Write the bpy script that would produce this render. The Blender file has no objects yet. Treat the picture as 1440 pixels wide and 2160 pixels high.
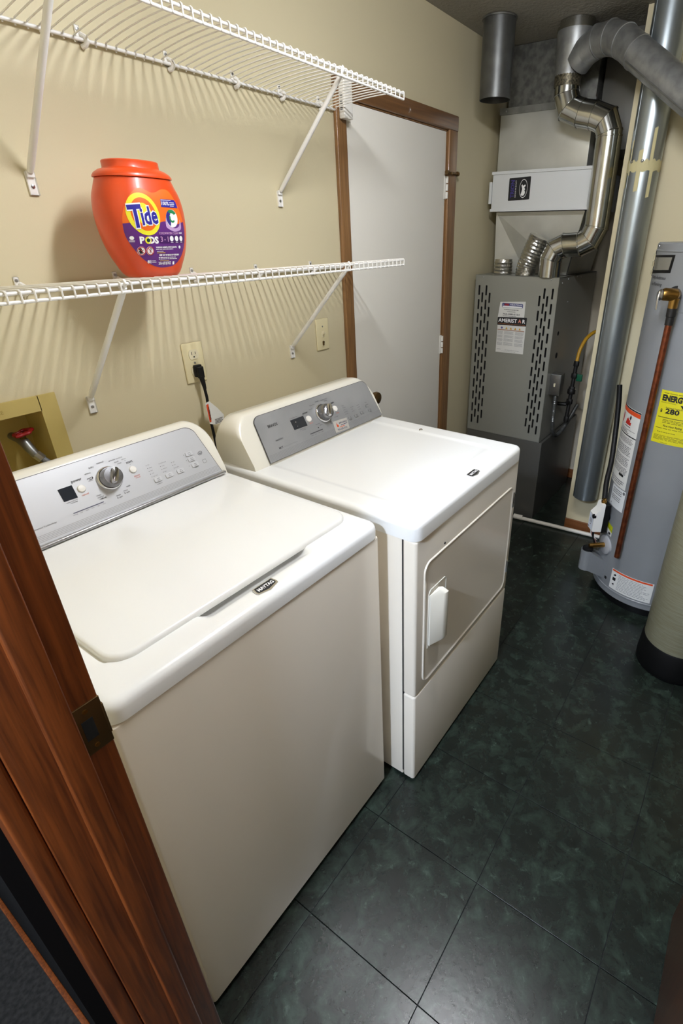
import bpy, math, random
from mathutils import Vector, Matrix
from mathutils.geometry import tessellate_polygon, delaunay_2d_cdt
random.seed(7)
PI = math.pi
scene = bpy.context.scene
COL = scene.collection

# ------------------------------------------------------------------ camera
cam_d = bpy.data.cameras.new('camera'); cam = bpy.data.objects.new('camera', cam_d); COL.objects.link(cam)
scene.camera = cam
FPX, PXC, PYC = 1090.143, 854.66, 1058.02
cam_d.sensor_fit = 'VERTICAL'; cam_d.sensor_height = 36.0; cam_d.sensor_width = 24.0
cam_d.lens = FPX * 36.0 / 2160.0
cam_d.shift_x = (720 - PXC) / 2160.0
cam_d.shift_y = (PYC - 1080) / 2160.0
cam_d.clip_start = 0.01; cam_d.clip_end = 50
_R = Vector((0.553012869, -0.833172607, 0.000415957)).normalized()
_F = Vector((0.74089225, 0.49153389, -0.45768233)).normalized()
_U = _R.cross(_F).normalized()
cam.matrix_world = Matrix(((_R.x, _U.x, -_F.x, -0.4191071), (_R.y, _U.y, -_F.y, -1.53981732), (_R.z, _U.z, -_F.z, 1.70551898), (0, 0, 0, 1)))

# ------------------------------------------------------------------ world, exposure (lamps are built further down with their fittings)
w = bpy.data.worlds.new('world'); scene.world = w; w.use_nodes = True
w.node_tree.nodes['Background'].inputs[0].default_value = (0.6, 0.7, 0.9, 1)
w.node_tree.nodes['Background'].inputs[1].default_value = 0.02
vs = scene.view_settings
vs.view_transform = 'Standard'; vs.look = 'None'; vs.gamma = 1.0; vs.use_curve_mapping = False
vs.exposure = 0.0
ROOM_LAMP = 150.0      # emission strength of the ceiling lamp glass
HALL_LAMP = 880.0      # emission strength of the hall lamp glass

# ------------------------------------------------------------------ materials
def lin(c):
    c = c / 255.0
    return c / 12.92 if c <= 0.04045 else ((c + 0.055) / 1.055) ** 2.4
def L3(rgb): return (lin(rgb[0]), lin(rgb[1]), lin(rgb[2]), 1.0)
MATS = {}
def mat(name, rgb, rough=0.5, metal=0.0, var=None, bump=None, spec=0.5, coat=0.0, emit=None, stretch=None, coord='Object', aniso=0.0):
    """var=(scale, rgb2, detail, lo, hi)  bump=(scale, strength, distance)"""
    if name in MATS: return MATS[name]
    m = bpy.data.materials.new(name); m.use_nodes = True; nt = m.node_tree; N = nt.nodes; K = nt.links
    b = N['Principled BSDF']
    b.inputs['Base Color'].default_value = L3(rgb); b.inputs['Roughness'].default_value = rough
    b.inputs['Metallic'].default_value = metal; b.inputs['Specular IOR Level'].default_value = spec
    b.inputs['Coat Weight'].default_value = coat; b.inputs['Coat Roughness'].default_value = 0.12
    if aniso: b.inputs['Anisotropic'].default_value = aniso
    if emit:
        b.inputs['Emission Color'].default_value = L3(emit[0]); b.inputs['Emission Strength'].default_value = emit[1]
    if var or bump:
        tc = N.new('ShaderNodeNewGeometry') if coord == 'World' else N.new('ShaderNodeTexCoord')
        src = tc.outputs['Position'] if coord == 'World' else tc.outputs[coord]
        if stretch:
            mp = N.new('ShaderNodeMapping'); mp.inputs['Scale'].default_value = stretch
            K.new(src, mp.inputs['Vector']); src = mp.outputs['Vector']
    if var:
        n = N.new('ShaderNodeTexNoise'); n.inputs['Scale'].default_value = var[0]; n.inputs['Detail'].default_value = var[2]
        r = N.new('ShaderNodeValToRGB'); r.color_ramp.elements[0].position = var[3]; r.color_ramp.elements[1].position = var[4]
        r.color_ramp.elements[0].color = L3(rgb); r.color_ramp.elements[1].color = L3(var[1])
        K.new(src, n.inputs['Vector']); K.new(n.outputs['Fac'], r.inputs['Fac']); K.new(r.outputs['Color'], b.inputs['Base Color'])
    if bump:
        n2 = N.new('ShaderNodeTexNoise'); n2.inputs['Scale'].default_value = bump[0]; n2.inputs['Detail'].default_value = 3
        bp = N.new('ShaderNodeBump'); bp.inputs['Strength'].default_value = bump[1]; bp.inputs['Distance'].default_value = bump[2]
        K.new(src, n2.inputs['Vector']); K.new(n2.outputs['Fac'], bp.inputs['Height']); K.new(bp.outputs['Normal'], b.inputs['Normal'])
    MATS[name] = m
    return m

wall_m = mat('beige wall paint', (211, 200, 167), 0.5, bump=(240, 0.12, 0.002), coord='World', spec=0.3)
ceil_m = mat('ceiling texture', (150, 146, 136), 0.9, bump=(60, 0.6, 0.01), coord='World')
hallw_m = mat('hall paint', (200, 190, 170), 0.8)
halld_m = mat('unlit hall black', (9, 8, 8), 0.9, spec=0.1)  # near-black colour stands in for the darkness of the unlit hall
carpet_m = mat('grey carpet', (44, 42, 39), 0.98, var=(90, (30, 29, 27), 3, .35, .65), coord='World', spec=0.1)
white_m = mat('white enamel', (243, 243, 240), 0.22, coat=0.35)
bisque_m = mat('bisque enamel', (240, 236, 222), 0.22, coat=0.35)
front_m = mat('satin white enamel', (240, 231, 215), 0.22, bump=(420, 0.03, 0.0006), coat=0.2)
plate_m = mat('almond plastic', (226, 214, 172), 0.4)
wire_m = mat('white vinyl coating', (238, 236, 232), 0.35)
doorw_m = mat('painted door', (240, 236, 226), 0.6, bump=(160, 0.05, 0.001), coord='World')
plast_w = mat('white plastic', (236, 233, 226), 0.4)
red_m = mat('orange red plastic', (222, 76, 26), 0.33, coat=0.2)
black_m = mat('black rubber', (11, 11, 12), 0.5, spec=.3)
blk_print = mat('black print', (22, 22, 24), 0.6)
grey_print = mat('grey print', (104, 104, 106), 0.6)
pale_print = mat('pale grey print', (158, 158, 158), 0.6)
red_print = mat('salmon print', (214, 120, 96), 0.6)
white_print = mat('white print', (245, 245, 245), 0.5)
silver_m = mat('silver control panel', (206, 207, 210), 0.38, metal=0.35)
silver_d = mat('silver dryer panel', (172, 173, 174), 0.38, metal=0.35, var=(6, (160, 161, 162), 4, .4, .6))
chrome_m = mat('chrome', (214, 214, 216), 0.09, metal=1.0)
steel_m = mat('steel', (176, 176, 178), 0.3, metal=1.0)
galv_m = mat('galvanised steel', (150, 151, 148), 0.42, metal=0.85, var=(14, (128, 129, 126), 5, .35, .65))
galv_new = mat('bright galvanised steel', (208, 208, 204), 0.17, metal=1.0, var=(9, (186, 187, 182), 4, .35, .65))
galv_pipe = mat('blue grey galvanised pipe', (168, 176, 180), 0.33, metal=0.85, var=(30, (150, 158, 162), 3, .3, .7), stretch=(1, 1, .1))
galv_dull = mat('dull galvanised steel', (172, 174, 174), 0.42, metal=0.75, var=(22, (142, 144, 144), 6, .35, .7))
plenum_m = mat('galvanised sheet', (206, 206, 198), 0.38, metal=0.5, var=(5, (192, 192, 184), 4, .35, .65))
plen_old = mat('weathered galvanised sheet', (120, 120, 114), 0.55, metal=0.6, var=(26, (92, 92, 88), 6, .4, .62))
furn_m = mat('furnace grey enamel', (150, 150, 141), 0.32, metal=0.2)
furn_d = mat('furnace base enamel', (104, 103, 98), 0.38, metal=0.45)
slot_m = mat('dark inside', (10, 10, 10), 0.9)
filt_m = mat('filter cabinet paint', (222, 224, 224), 0.5)
foil_m = mat('crinkled foil', (206, 204, 198), 0.25, metal=1.0, bump=(55, 0.5, 0.008))
tank_m = mat('grey heater enamel', (133, 135, 137), 0.33, var=(3, (128, 130, 132), 3, .4, .6))
fibre_m = mat('fibreglass winding', (142, 140, 118), 0.42, var=(60, (128, 122, 96), 3, .35, .65), stretch=(.25, .25, 5), bump=(150, 0.25, 0.003))
brass_m = mat('brass', (176, 136, 72), 0.3, metal=1.0)
oldbrass = mat('dull brass', (116, 92, 58), 0.36, metal=0.9)
copper_m = mat('copper', (150, 82, 50), 0.42, metal=0.85, var=(40, (112, 60, 40), 4, .35, .65))
iron_m = mat('black iron', (40, 38, 36), 0.5, metal=0.5)
yellow_h = mat('yellow coated gas hose', (196, 146, 34), 0.4)
green_m = mat('green handle', (18, 92, 62), 0.4)
redh_m = mat('red valve handle', (150, 22, 26), 0.35)
tape_m = mat('masking tape', (206, 196, 150), 0.7)
pvc_m = mat('white pvc', (222, 216, 204), 0.4)
oldwhite = mat('aged label paper', (222, 221, 216), 0.6)
yel_lab = mat('yellow label', (214, 204, 26), 0.55)
orange_p = mat('orange print', (222, 78, 30), 0.55)
box_y = mat('yellowed plastic box', (198, 178, 108), 0.5)
hose_g = mat('grey supply hose', (120, 122, 124), 0.5)
glass_lcd = mat('dark display glass', (40, 44, 52), 0.12, coat=0.5)
softw_m = mat('door edge shadow board', (60, 36, 20), 0.6)

def wood_mat(name, a, b_, rough=0.38, axis='z', sc=1.0):
    m = bpy.data.materials.new(name); m.use_nodes = True; nt = m.node_tree; N = nt.nodes; K = nt.links
    b = N['Principled BSDF']; b.inputs['Roughness'].default_value = rough; b.inputs['Coat Weight'].default_value = 0.2
    g = N.new('ShaderNodeNewGeometry'); mp = N.new('ShaderNodeMapping')
    s = {'z': (60, 60, 2.2), 'x': (2.2, 60, 60), 'y': (60, 2.2, 60)}[axis]
    mp.inputs['Scale'].default_value = tuple(v * sc for v in s)
    n = N.new('ShaderNodeTexNoise'); n.inputs['Scale'].default_value = 1.0; n.inputs['Detail'].default_value = 5; n.inputs['Distortion'].default_value = 0.6
    r = N.new('ShaderNodeValToRGB'); r.color_ramp.elements[0].position = .32; r.color_ramp.elements[1].position = .68
    r.color_ramp.elements[0].color = L3(a); r.color_ramp.elements[1].color = L3(b_)
    K.new(g.outputs['Position'], mp.inputs['Vector']); K.new(mp.outputs['Vector'], n.inputs['Vector'])
    K.new(n.outputs['Fac'], r.inputs['Fac']); K.new(r.outputs['Color'], b.inputs['Base Color'])
    bp = N.new('ShaderNodeBump'); bp.inputs['Strength'].default_value = .12; bp.inputs['Distance'].default_value = .002
    K.new(n.outputs['Fac'], bp.inputs['Height']); K.new(bp.outputs['Normal'], b.inputs['Normal'])
    MATS[name] = m; return m
oak_m = wood_mat('golden oak trim', (150, 110, 68), (114, 80, 46), sc=2.0)
oakx_m = wood_mat('golden oak head trim', (128, 90, 54), (98, 66, 38), axis='x')
jamb_m = wood_mat('red brown oak jamb', (120, 60, 20), (78, 35, 9), sc=2.6)
basey_m = wood_mat('oak baseboard', (134, 84, 46), (110, 66, 34), axis='y')
leaf_m = wood_mat('dark oak door', (92, 52, 26), (66, 36, 18))

def floor_mat():
    m = bpy.data.materials.new('green marbled vinyl'); m.use_nodes = True; nt = m.node_tree; N = nt.nodes; K = nt.links
    b = N['Principled BSDF']
    g = N.new('ShaderNodeNewGeometry'); oi = N.new('ShaderNodeObjectInfo')
    ml = N.new('ShaderNodeVectorMath'); ml.operation = 'SCALE'; ml.inputs[0].default_value = (.05, .04, .0)
    K.new(oi.outputs['Random'], ml.inputs['Scale'])
    ad = N.new('ShaderNodeVectorMath'); ad.operation = 'ADD'; K.new(g.outputs['Position'], ad.inputs[0]); K.new(ml.outputs[0], ad.inputs[1])
    def noise(sc, det, dist, rough=.6):
        n = N.new('ShaderNodeTexNoise'); n.inputs['Scale'].default_value = sc; n.inputs['Detail'].default_value = det
        n.inputs['Distortion'].default_value = dist; n.inputs['Roughness'].default_value = rough; K.new(ad.outputs[0], n.inputs['Vector']); return n
    def ramp(n, stops):
        r = N.new('ShaderNodeValToRGB'); e = r.color_ramp.elements
        while len(e) < len(stops): e.new(.5)
        for i, (p, c) in enumerate(stops): e[i].position = p; e[i].color = L3(c)
        K.new(n.outputs['Fac'], r.inputs['Fac']); return r
    r1 = ramp(noise(15, 10, .5, .68), [(.32, (20, 23, 20)), (.48, (27, 33, 28)), (.58, (36, 45, 38)), (.74, (52, 65, 55))])
    r2 = ramp(noise(30, 10, .5, .75), [(.58, (0, 0, 0)), (.74, (255, 255, 255))])
    r3 = ramp(noise(20, 8, .8, .7), [(.5, (0, 0, 0)), (.7, (255, 255, 255))])
    mx = N.new('ShaderNodeMix'); mx.data_type = 'RGBA'; mx.inputs[7].default_value = L3((72, 88, 76))
    K.new(r2.outputs[0], mx.inputs[0]); K.new(r1.outputs[0], mx.inputs[6])
    mx2 = N.new('ShaderNodeMix'); mx2.data_type = 'RGBA'; mx2.inputs[7].default_value = L3((18, 19, 16))
    ms = N.new('ShaderNodeMath'); ms.operation = 'MULTIPLY'; ms.inputs[1].default_value = .75
    K.new(r3.outputs[0], ms.inputs[0]); K.new(ms.outputs[0], mx2.inputs[0]); K.new(mx.outputs[2], mx2.inputs[6])
    K.new(mx2.outputs[2], b.inputs['Base Color'])
    b.inputs['Roughness'].default_value = .27; b.inputs['Specular IOR Level'].default_value = .4
    nb = noise(55, 5, .4); bp = N.new('ShaderNodeBump'); bp.inputs['Strength'].default_value = .10; bp.inputs['Distance'].default_value = .003
    K.new(nb.outputs['Fac'], bp.inputs['Height']); K.new(bp.outputs['Normal'], b.inputs['Normal'])
    return m
floor_m = floor_mat()
seam_m = mat('dark subfloor', (14, 15, 14), 0.8)

# ------------------------------------------------------------------ geometry helpers
class G:
    def __init__(s): s.v = []; s.f = []
    def add(s, V, F):
        o = len(s.v); s.v += [tuple(p) for p in V]; s.f += [tuple(i + o for i in f) for f in F]; return s
    def box(s, x0, x1, y0, y1, z0, z1):
        V = [(x, y, z) for z in (z0, z1) for y in (y0, y1) for x in (x0, x1)]
        return s.add(V, [(0, 2, 3, 1), (4, 5, 7, 6), (0, 1, 5, 4), (2, 6, 7, 3), (0, 4, 6, 2), (1, 3, 7, 5)])
    def rings(s, R, cap0=True, cap1=True, close=False):
        n = len(R[0]); V = [p for r in R for p in r]; F = []
        m = len(R)
        for i in range(m if close else m - 1):
            a = i * n; b = ((i + 1) % m) * n
            for k in range(n):
                l = (k + 1) % n; F.append((a + k, a + l, b + l, b + k))
        if not close:
            if cap0: F.append(tuple(reversed(range(n))))
            if cap1: F.append(tuple(range((m - 1) * n, m * n)))
        return s.add(V, F)
    def rbox(s, x0, x1, y0, y1, z0, z1, r=.01, e=.004, axis='z', seg=5, e0=None):
        """rounded-corner prism along an axis with softened end edges"""
        if axis == 'x': a0, a1, b0, b1, c0, c1 = y0, y1, z0, z1, x0, x1; mp = lambda a, b, c: (c, a, b)
        elif axis == 'y': a0, a1, b0, b1, c0, c1 = z0, z1, x0, x1, y0, y1; mp = lambda a, b, c: (b, c, a)
        else: a0, a1, b0, b1, c0, c1 = x0, x1, y0, y1, z0, z1; mp = lambda a, b, c: (a, b, c)
        if e0 is None: e0 = e
        def ring(ins, c):
            out = []; rr = max(r - ins, 1e-4)
            for (ca, cb, t0) in ((a1 - r, b1 - r, 0), (a0 + r, b1 - r, 90), (a0 + r, b0 + r, 180), (a1 - r, b0 + r, 270)):
                for k in range(seg + 1):
                    t = math.radians(t0 + 90 * k / seg); out.append(mp(ca + rr * math.cos(t) if ins <= r else ca + 0, cb + rr * math.sin(t) if ins <= r else cb, c))
            return out
        R = []
        E = 4
        for k in range(E + 1):
            t = PI / 2 * k / E; R.append(ring(min(e0, r) * (1 - math.sin(t)), c0 + e0 * (1 - math.cos(t))))
        for k in range(E + 1):
            t = PI / 2 * k / E; R.append(ring(min(e, r) * (1 - math.cos(t)), c1 - e * (1 - math.sin(t))))
        return s.rings(R)
    def tube(s, path, r, n=10, caps=True):
        P = [Vector(p) for p in path]; rad = r if isinstance(r, (list, tuple)) else [r] * len(P)
        T = []
        for i in range(len(P)):
            a = (P[i] - P[i - 1]).normalized() if i else None; b = (P[i + 1] - P[i]).normalized() if i < len(P) - 1 else None
            t = (a + b).normalized() if a and b else (a or b)
            sc = 1.0
            if a and b: sc = 1 / max(.5, t.dot(a))
            T.append((t, sc, a or b))
        up = Vector((0, 0, 1)) if abs(T[0][0].z) < .9 else Vector((1, 0, 0))
        u = T[0][0].cross(up).normalized(); R = []
        for i, p in enumerate(P):
            t, sc, a = T[i]
            u = (u - t * u.dot(t)).normalized(); v = t.cross(u)
            bend = None
            if 0 < i < len(P) - 1:
                d = (P[i + 1] - P[i]).normalized() - (P[i] - P[i - 1]).normalized()
                bend = d.normalized() if d.length > 1e-6 else None
            ring = []
            for k in range(n):
                an = 2 * PI * k / n; q = u * math.cos(an) * rad[i] + v * math.sin(an) * rad[i]
                if bend is not None: q += bend * (q.dot(bend)) * (sc - 1)
                ring.append(tuple(p + q))
            R.append(ring)
        return s.rings(R, caps, caps)
    def cyl(s, p0, p1, r0, r1=None, n=20):
        r1 = r0 if r1 is None else r1
        return s.tube([p0, p1], [r0, r1], n)
    def lathe(s, prof, o=(0, 0, 0), axis=(0, 0, 1), n=32, cap0=True, cap1=True):
        ax = Vector(axis).normalized(); up = Vector((0, 0, 1)) if abs(ax.z) < .9 else Vector((1, 0, 0))
        u = ax.cross(up).normalized(); v = ax.cross(u); O = Vector(o)
        R = [[tuple(O + ax * h + (u * math.cos(2 * PI * k / n) + v * math.sin(2 * PI * k / n)) * max(r, 1e-4)) for k in range(n)] for r, h in prof]
        return s.rings(R, cap0, cap1)
    def prism(s, poly, d, both=True):
        """poly: 3D points of a planar loop, d: extrusion vector"""
        n = len(poly); d = Vector(d); V = [tuple(p) for p in poly] + [tuple(Vector(p) + d) for p in poly]
        tr = tessellate_polygon([[Vector(p) for p in poly]])
        F = [tuple(t) for t in tr] + [tuple(i + n for i in reversed(t)) for t in tr]
        F += [(k, (k + 1) % n, (k + 1) % n + n, k + n) for k in range(n)]
        return s.add(V, F)
    def fan(s, pts): return s.add(pts, [tuple(range(len(pts)))])
    def xf(s, fn): s.v = [tuple(fn(*p)) for p in s.v]; return s

PARENT_LOC = {}
def obj(name, g, m, parent=None, smooth=40, mesh=None, loc=None):
    if mesh is None:
        me = bpy.data.meshes.new(name); me.from_pydata(g.v, [], g.f); me.validate(); 
        import bmesh
        bm = bmesh.new(); bm.from_mesh(me); bmesh.ops.recalc_face_normals(bm, faces=bm.faces); bm.to_mesh(me); bm.free()
        if smooth:
            me.polygons.foreach_set('use_smooth', [True] * len(me.polygons)); me.set_sharp_from_angle(angle=math.radians(smooth))
        me.materials.append(m)
    else: me = mesh
    o = bpy.data.objects.new(name, me); COL.objects.link(o)
    if loc: o.location = loc
    if parent is not None:
        o.parent = parent
        if parent.name in PARENT_LOC: o.matrix_parent_inverse = Matrix.Translation(-Vector(PARENT_LOC[parent.name]))
    return o
def thing(name, label, cat, loc, group=None):
    o = bpy.data.objects.new(name, None); COL.objects.link(o); o.location = loc; o.empty_display_size = .05
    PARENT_LOC[o.name] = tuple(loc); return tag(o, label, cat, group)
def tag(o, label, cat, group=None):
    o['label'] = label; o['category'] = cat
    if group: o['group'] = group
    return o
def struct(o, label, cat): o['kind'] = 'structure'; return tag(o, label, cat)

# ---- flat print: 2D outlines laid on a surface by a mapping function f(u, v, lift) -> (x, y, z)
def split_long(V, T, L):
    T = list(T); V = list(V)
    for _ in range(8):
        mid = {}; out = []; again = False
        def key(a, b): return (a, b) if a < b else (b, a)
        long_ = set()
        for t in T:
            for a, b in ((t[0], t[1]), (t[1], t[2]), (t[2], t[0])):
                if math.dist(V[a], V[b]) > L: long_.add(key(a, b))
        if not long_: break
        for k in long_: mid[k] = len(V); V.append(((V[k[0]][0] + V[k[1]][0]) / 2, (V[k[0]][1] + V[k[1]][1]) / 2))
        for a, b, c in T:
            m1, m2, m3 = mid.get(key(a, b)), mid.get(key(b, c)), mid.get(key(c, a))
            n = sum(x is not None for x in (m1, m2, m3))
            if n == 0: out.append((a, b, c))
            elif n == 3: out += [(a, m1, m3), (m1, b, m2), (m3, m2, c), (m1, m2, m3)]
            elif n == 1:
                if m1 is not None: out += [(a, m1, c), (m1, b, c)]
                elif m2 is not None: out += [(b, m2, a), (m2, c, a)]
                else: out += [(c, m3, b), (m3, a, b)]
            else:
                if m3 is None: out += [(m1, b, m2), (a, m1, m2), (a, m2, c)]
                elif m1 is None: out += [(m2, c, m3), (b, m2, m3), (b, m3, a)]
                else: out += [(m3, a, m1), (c, m3, m1), (c, m1, b)]
        T = out
    return V, T
class Print:
    """collects flat ink of one colour on one mapped surface"""
    def __init__(s, f, lift=.0006, L=None): s.f = f; s.lift = lift; s.L = L; s.v = []; s.t = []
    def _add(s, V, T):
        if s.L: V, T = split_long(V, T, s.L)
        o = len(s.v); s.v += [tuple(s.f(p[0], p[1], s.lift)) for p in V]; s.t += [tuple(i + o for i in t) for t in T]; return s
    def poly(s, pts, *holes):
        loops = [[Vector((p[0], p[1], 0)) for p in l] for l in (pts,) + holes]
        V = [p for l in (pts,) + holes for p in l]
        return s._add([tuple(p[:2]) for p in V], tessellate_polygon(loops))
    def rect(s, u0, u1, v0, v1): return s.poly([(u0, v0), (u1, v0), (u1, v1), (u0, v1)])
    def rrect(s, u0, u1, v0, v1, r):
        P = []
        for cu, cv, a in ((u1 - r, v1 - r, 0), (u0 + r, v1 - r, 90), (u0 + r, v0 + r, 180), (u1 - r, v0 + r, 270)):
            for k in range(5): t = math.radians(a + 22.5 * k); P.append((cu + r * math.cos(t), cv + r * math.sin(t)))
        return s.poly(P)
    def disc(s, u, v, ru, rv=None, n=24, tilt=0, hole=0):
        if rv and rv > 2: n = int(rv); rv = None
        rv = rv or ru
        def el(k_, q=1):
            t = 2 * PI * k_ / n; x, y = ru * q * math.cos(t), rv * q * math.sin(t)
            return (u + x * math.cos(tilt) - y * math.sin(tilt), v + x * math.sin(tilt) + y * math.cos(tilt))
        P = [el(k) for k in range(n)]
        if hole: return s.poly(P, [el(k, hole) for k in range(n)])
        return s.poly(P)
    def line(s, u0, v0, u1, v1, w_):
        d = math.hypot(u1 - u0, v1 - v0); nx, ny = -(v1 - v0) / d * w_ / 2, (u1 - u0) / d * w_ / 2
        return s.poly([(u0 + nx, v0 + ny), (u1 + nx, v1 + ny), (u1 - nx, v1 - ny), (u0 - nx, v0 - ny)])
    def text(s, body, u, v, h, width=None, bold=0.0, align='c', rot=0.0, shear=0.0):
        """v is the baseline, h the capital height; width rescales the run"""
        c = bpy.data.curves.new('t', 'FONT'); c.body = body; c.size = 1.0; c.offset = bold; c.resolution_u = 2; c.shear = shear
        o = bpy.data.objects.new('t', c); me = bpy.data.meshes.new_from_object(o)
        V = [p.co.copy() for p in me.vertices]; me.calc_loop_triangles(); T = [tuple(t.vertices) for t in me.loop_triangles]
        bpy.data.objects.remove(o); bpy.data.curves.remove(c); bpy.data.meshes.remove(me)
        if not V: return s
        x0 = min(p.x for p in V); x1 = max(p.x for p in V); k = h / .70; kx = k if width is None else width / (x1 - x0)
        off = {'c': (x0 + x1) / 2, 'l': x0, 'r': x1}[align]
        W = []
        for p in V:
            a, b = (p.x - off) * kx, p.y * k
            W.append((u + a * math.cos(rot) - b * math.sin(rot), v + a * math.sin(rot) + b * math.cos(rot)))
        return s._add(W, T)
    def block(s, u0, u1, v0, v1, n, fill=.45, ragged=.25, seed=1):
        """rows of fine print too small to read"""
        rd = random.Random(seed); dv = (v1 - v0) / n
        for i in range(n):
            e = u1 - (u1 - u0) * ragged * rd.random(); y = v1 - (i + .5) * dv; u = u0
            while u < e:
                wl = (u1 - u0) * (.06 + .10 * rd.random()); q = min(u + wl, e); s.rect(u, q, y - dv * fill / 2, y + dv * fill / 2); u = q + (u1 - u0) * .018
        return s
    def build(s, name, m, parent):
        g = G(); g.v = s.v; g.f = s.t
        o = obj(name, g, m, parent, smooth=0); o['kind'] = 'stuff'; return o
def on_plane(o, eu, ev):
    o = Vector(o); eu = Vector(eu).normalized(); ev = Vector(ev).normalized(); n = eu.cross(ev)
    return lambda u, v, l: o + eu * u + ev * v + n * l

# ================================================================== SETTING
CEIL = 2.59
# floor: vinyl tiles on a dark sub-floor
fl = struct(obj('floor', G().box(-.36, 3.5, -2.9, .12, -.06, -.004), seam_m), 'dark green marbled vinyl tile floor of the laundry room', 'floor')
TS = .3279; tx0, ty0 = .0736, -.8923; TY = .3575
tg = G().rbox(.0011, TS - .0011, .0011, TY - .0011, -.004, 0, r=.0006, e=.0004, seg=2)
tile_me = None; cut_me = None
for i in range(-2, 11):
    for j in range(-6, 4):
        x, y = tx0 + i * TS, ty0 + j * TY
        if x > 3.4 or y > 0.05 or y < -2.9 - TY or x + TS < -.36: continue
        if x < -.36:      # cut tiles at the threshold
            if cut_me is None: cut_me = obj('tile', G().rbox(-.358 - x, TS - .0011, .0011, TY - .0011, -.004, 0, r=.0006, e=.0004, seg=2), floor_m, fl, smooth=0, loc=(x, y, 0)).data
            else: obj('tile', None, None, fl, mesh=cut_me, loc=(x, y, 0))
            continue
        if tile_me is None: tile_me = obj('tile', tg, floor_m, fl, smooth=0, loc=(x, y, 0)).data
        else: obj('tile', None, None, fl, mesh=tile_me, loc=(x, y, 0))
struct(obj('floor_hall', G().box(-2.0, -.36, -2.9, 1.4, -.06, -.001), carpet_m), 'dark grey carpet of the hall at lower left', 'floor')
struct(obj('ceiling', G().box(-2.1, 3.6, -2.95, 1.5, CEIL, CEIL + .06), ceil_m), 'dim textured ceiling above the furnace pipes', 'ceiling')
# left wall with the door opening and the hole for the valve box
DX0, DX1, DZ1 = 1.470, 2.270, 2.166
VX0, VX1, VZ0, VZ1 = -.075, .155, 1.10, 1.295
g = G(); WT = .12
g.box(-.36, VX0, 0, WT, 0, CEIL); g.box(VX0, VX1, 0, WT, 0, VZ0); g.box(VX0, VX1, 0, WT, VZ1, CEIL); g.box(VX1, DX0, 0, WT, 0, CEIL)
g.box(DX0, DX1, 0, WT, DZ1, CEIL); g.box(DX1, 3.5, 0, WT, 0, CEIL)
struct(obj('wall_left', g, wall_m, smooth=0), 'beige painted wall behind the wire shelves', 'wall')
STX, STY = 2.62, -.779
struct(obj('wall_end', G().box(STX, STX + .12, -2.9, STY, 0, CEIL), wall_m), 'beige wall end behind the tall vent pipe', 'wall')
struct(obj('wall_alcove', G().box(3.42, 3.52, STY - .3, .12, 0, CEIL), hallw_m), 'pale back wall of the furnace alcove', 'wall')
struct(obj('wall_right', G().box(-.36, 2.62, -2.95, -2.85, 0, CEIL), wall_m), 'beige right hand wall past the brown open door', 'wall')
JY, JX1, JX0 = -.918, -.232, -.358      # face of the left jamb, room edge, hall edge
RY = -1.745
g = G(); g.box(JX0, JX1, JY + .018, .0, 0, CEIL); g.box(JX0, JX1, RY - .018, JY + .018, 2.22, CEIL); g.box(JX0, JX1, -2.9, RY - .018, 0, CEIL)
struct(obj('wall_doorway', g, wall_m, smooth=0), 'wall around the doorway the camera looks through', 'wall')
struct(obj('wall_hall', G().box(-.396, JX0, JY + .075, 1.4, 0, CEIL), halld_m), 'hall wall left of the wooden jamb, coloured black for the unlit hall', 'wall')
g = G(); g.box(-2.1, -2.0, -2.95, 1.5, 0, CEIL); g.box(-2.0, -.36, 1.4, 1.5, 0, CEIL); g.box(-2.0, -.36, -2.95, -2.85, 0, CEIL)
struct(obj('wall_back', g, hallw_m, smooth=0), 'pale hall walls behind the viewer', 'wall')
struct(obj('baseboard_hall', G().rbox(-.408, -.396, JY + .08, 1.38, 0, .05, r=.003, e=.002), jamb_m), 'thin brown baseboard of the dark hall at lower left', 'baseboard')
struct(obj('baseboard_end', G().rbox(STX - .012, STX, -2.84, STY, 0, .072, r=.003, e=.004), basey_m), 'brown wooden baseboard under the beige wall end', 'baseboard')
struct(obj('baseboard_alcove', G().rbox(3.408, 3.42, -1.05, -.02, 0, .072, r=.003, e=.004), basey_m), 'short brown baseboard at the back of the furnace alcove', 'baseboard')

# left door: slab, casing, hinges, knob
g = G(); g.rbox(1.411, 1.4706, -.018, 0, 0, DZ1 + .001, r=.006, e=.001); g.rbox(2.2698, 2.3543, -.018, 0, 0, DZ1 + .001, r=.006, e=.001)
tr = struct(obj('trim_1', g, oak_m), 'golden oak casing around the white door', 'door trim')
hg = G(); hg.rbox(1.411, 2.3543, -.018, 0, DZ1, 2.2315, r=.006, e=.001, axis='x'); obj('head_casing', hg, oakx_m, tr)
g = G(); g.box(1.4706, 1.476, -.004, .1, 0, DZ1); g.box(2.264, 2.2698, -.004, .1, 0, DZ1); g.box(1.4706, 2.2698, -.004, .1, DZ1 - .006, DZ1)
obj('jamb', g, oak_m, tr, smooth=0)
dr = struct(obj('door_1', G().rbox(1.4775, 2.2625, -.002, .036, .012, DZ1 - .0075, r=.002, e=.001), doorw_m), 'white flat slab door beside the dryer', 'door')
g = G(); g.lathe([(.031, 0), (.031, .006), (.013, .01), (.012, .03), (.026, .036), (.031, .05), (.028, .062), (.012, .068)], (1.565, -.002, 1.0), (0, -1, 0), 24); obj('knob', g, oldbrass, dr)
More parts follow.
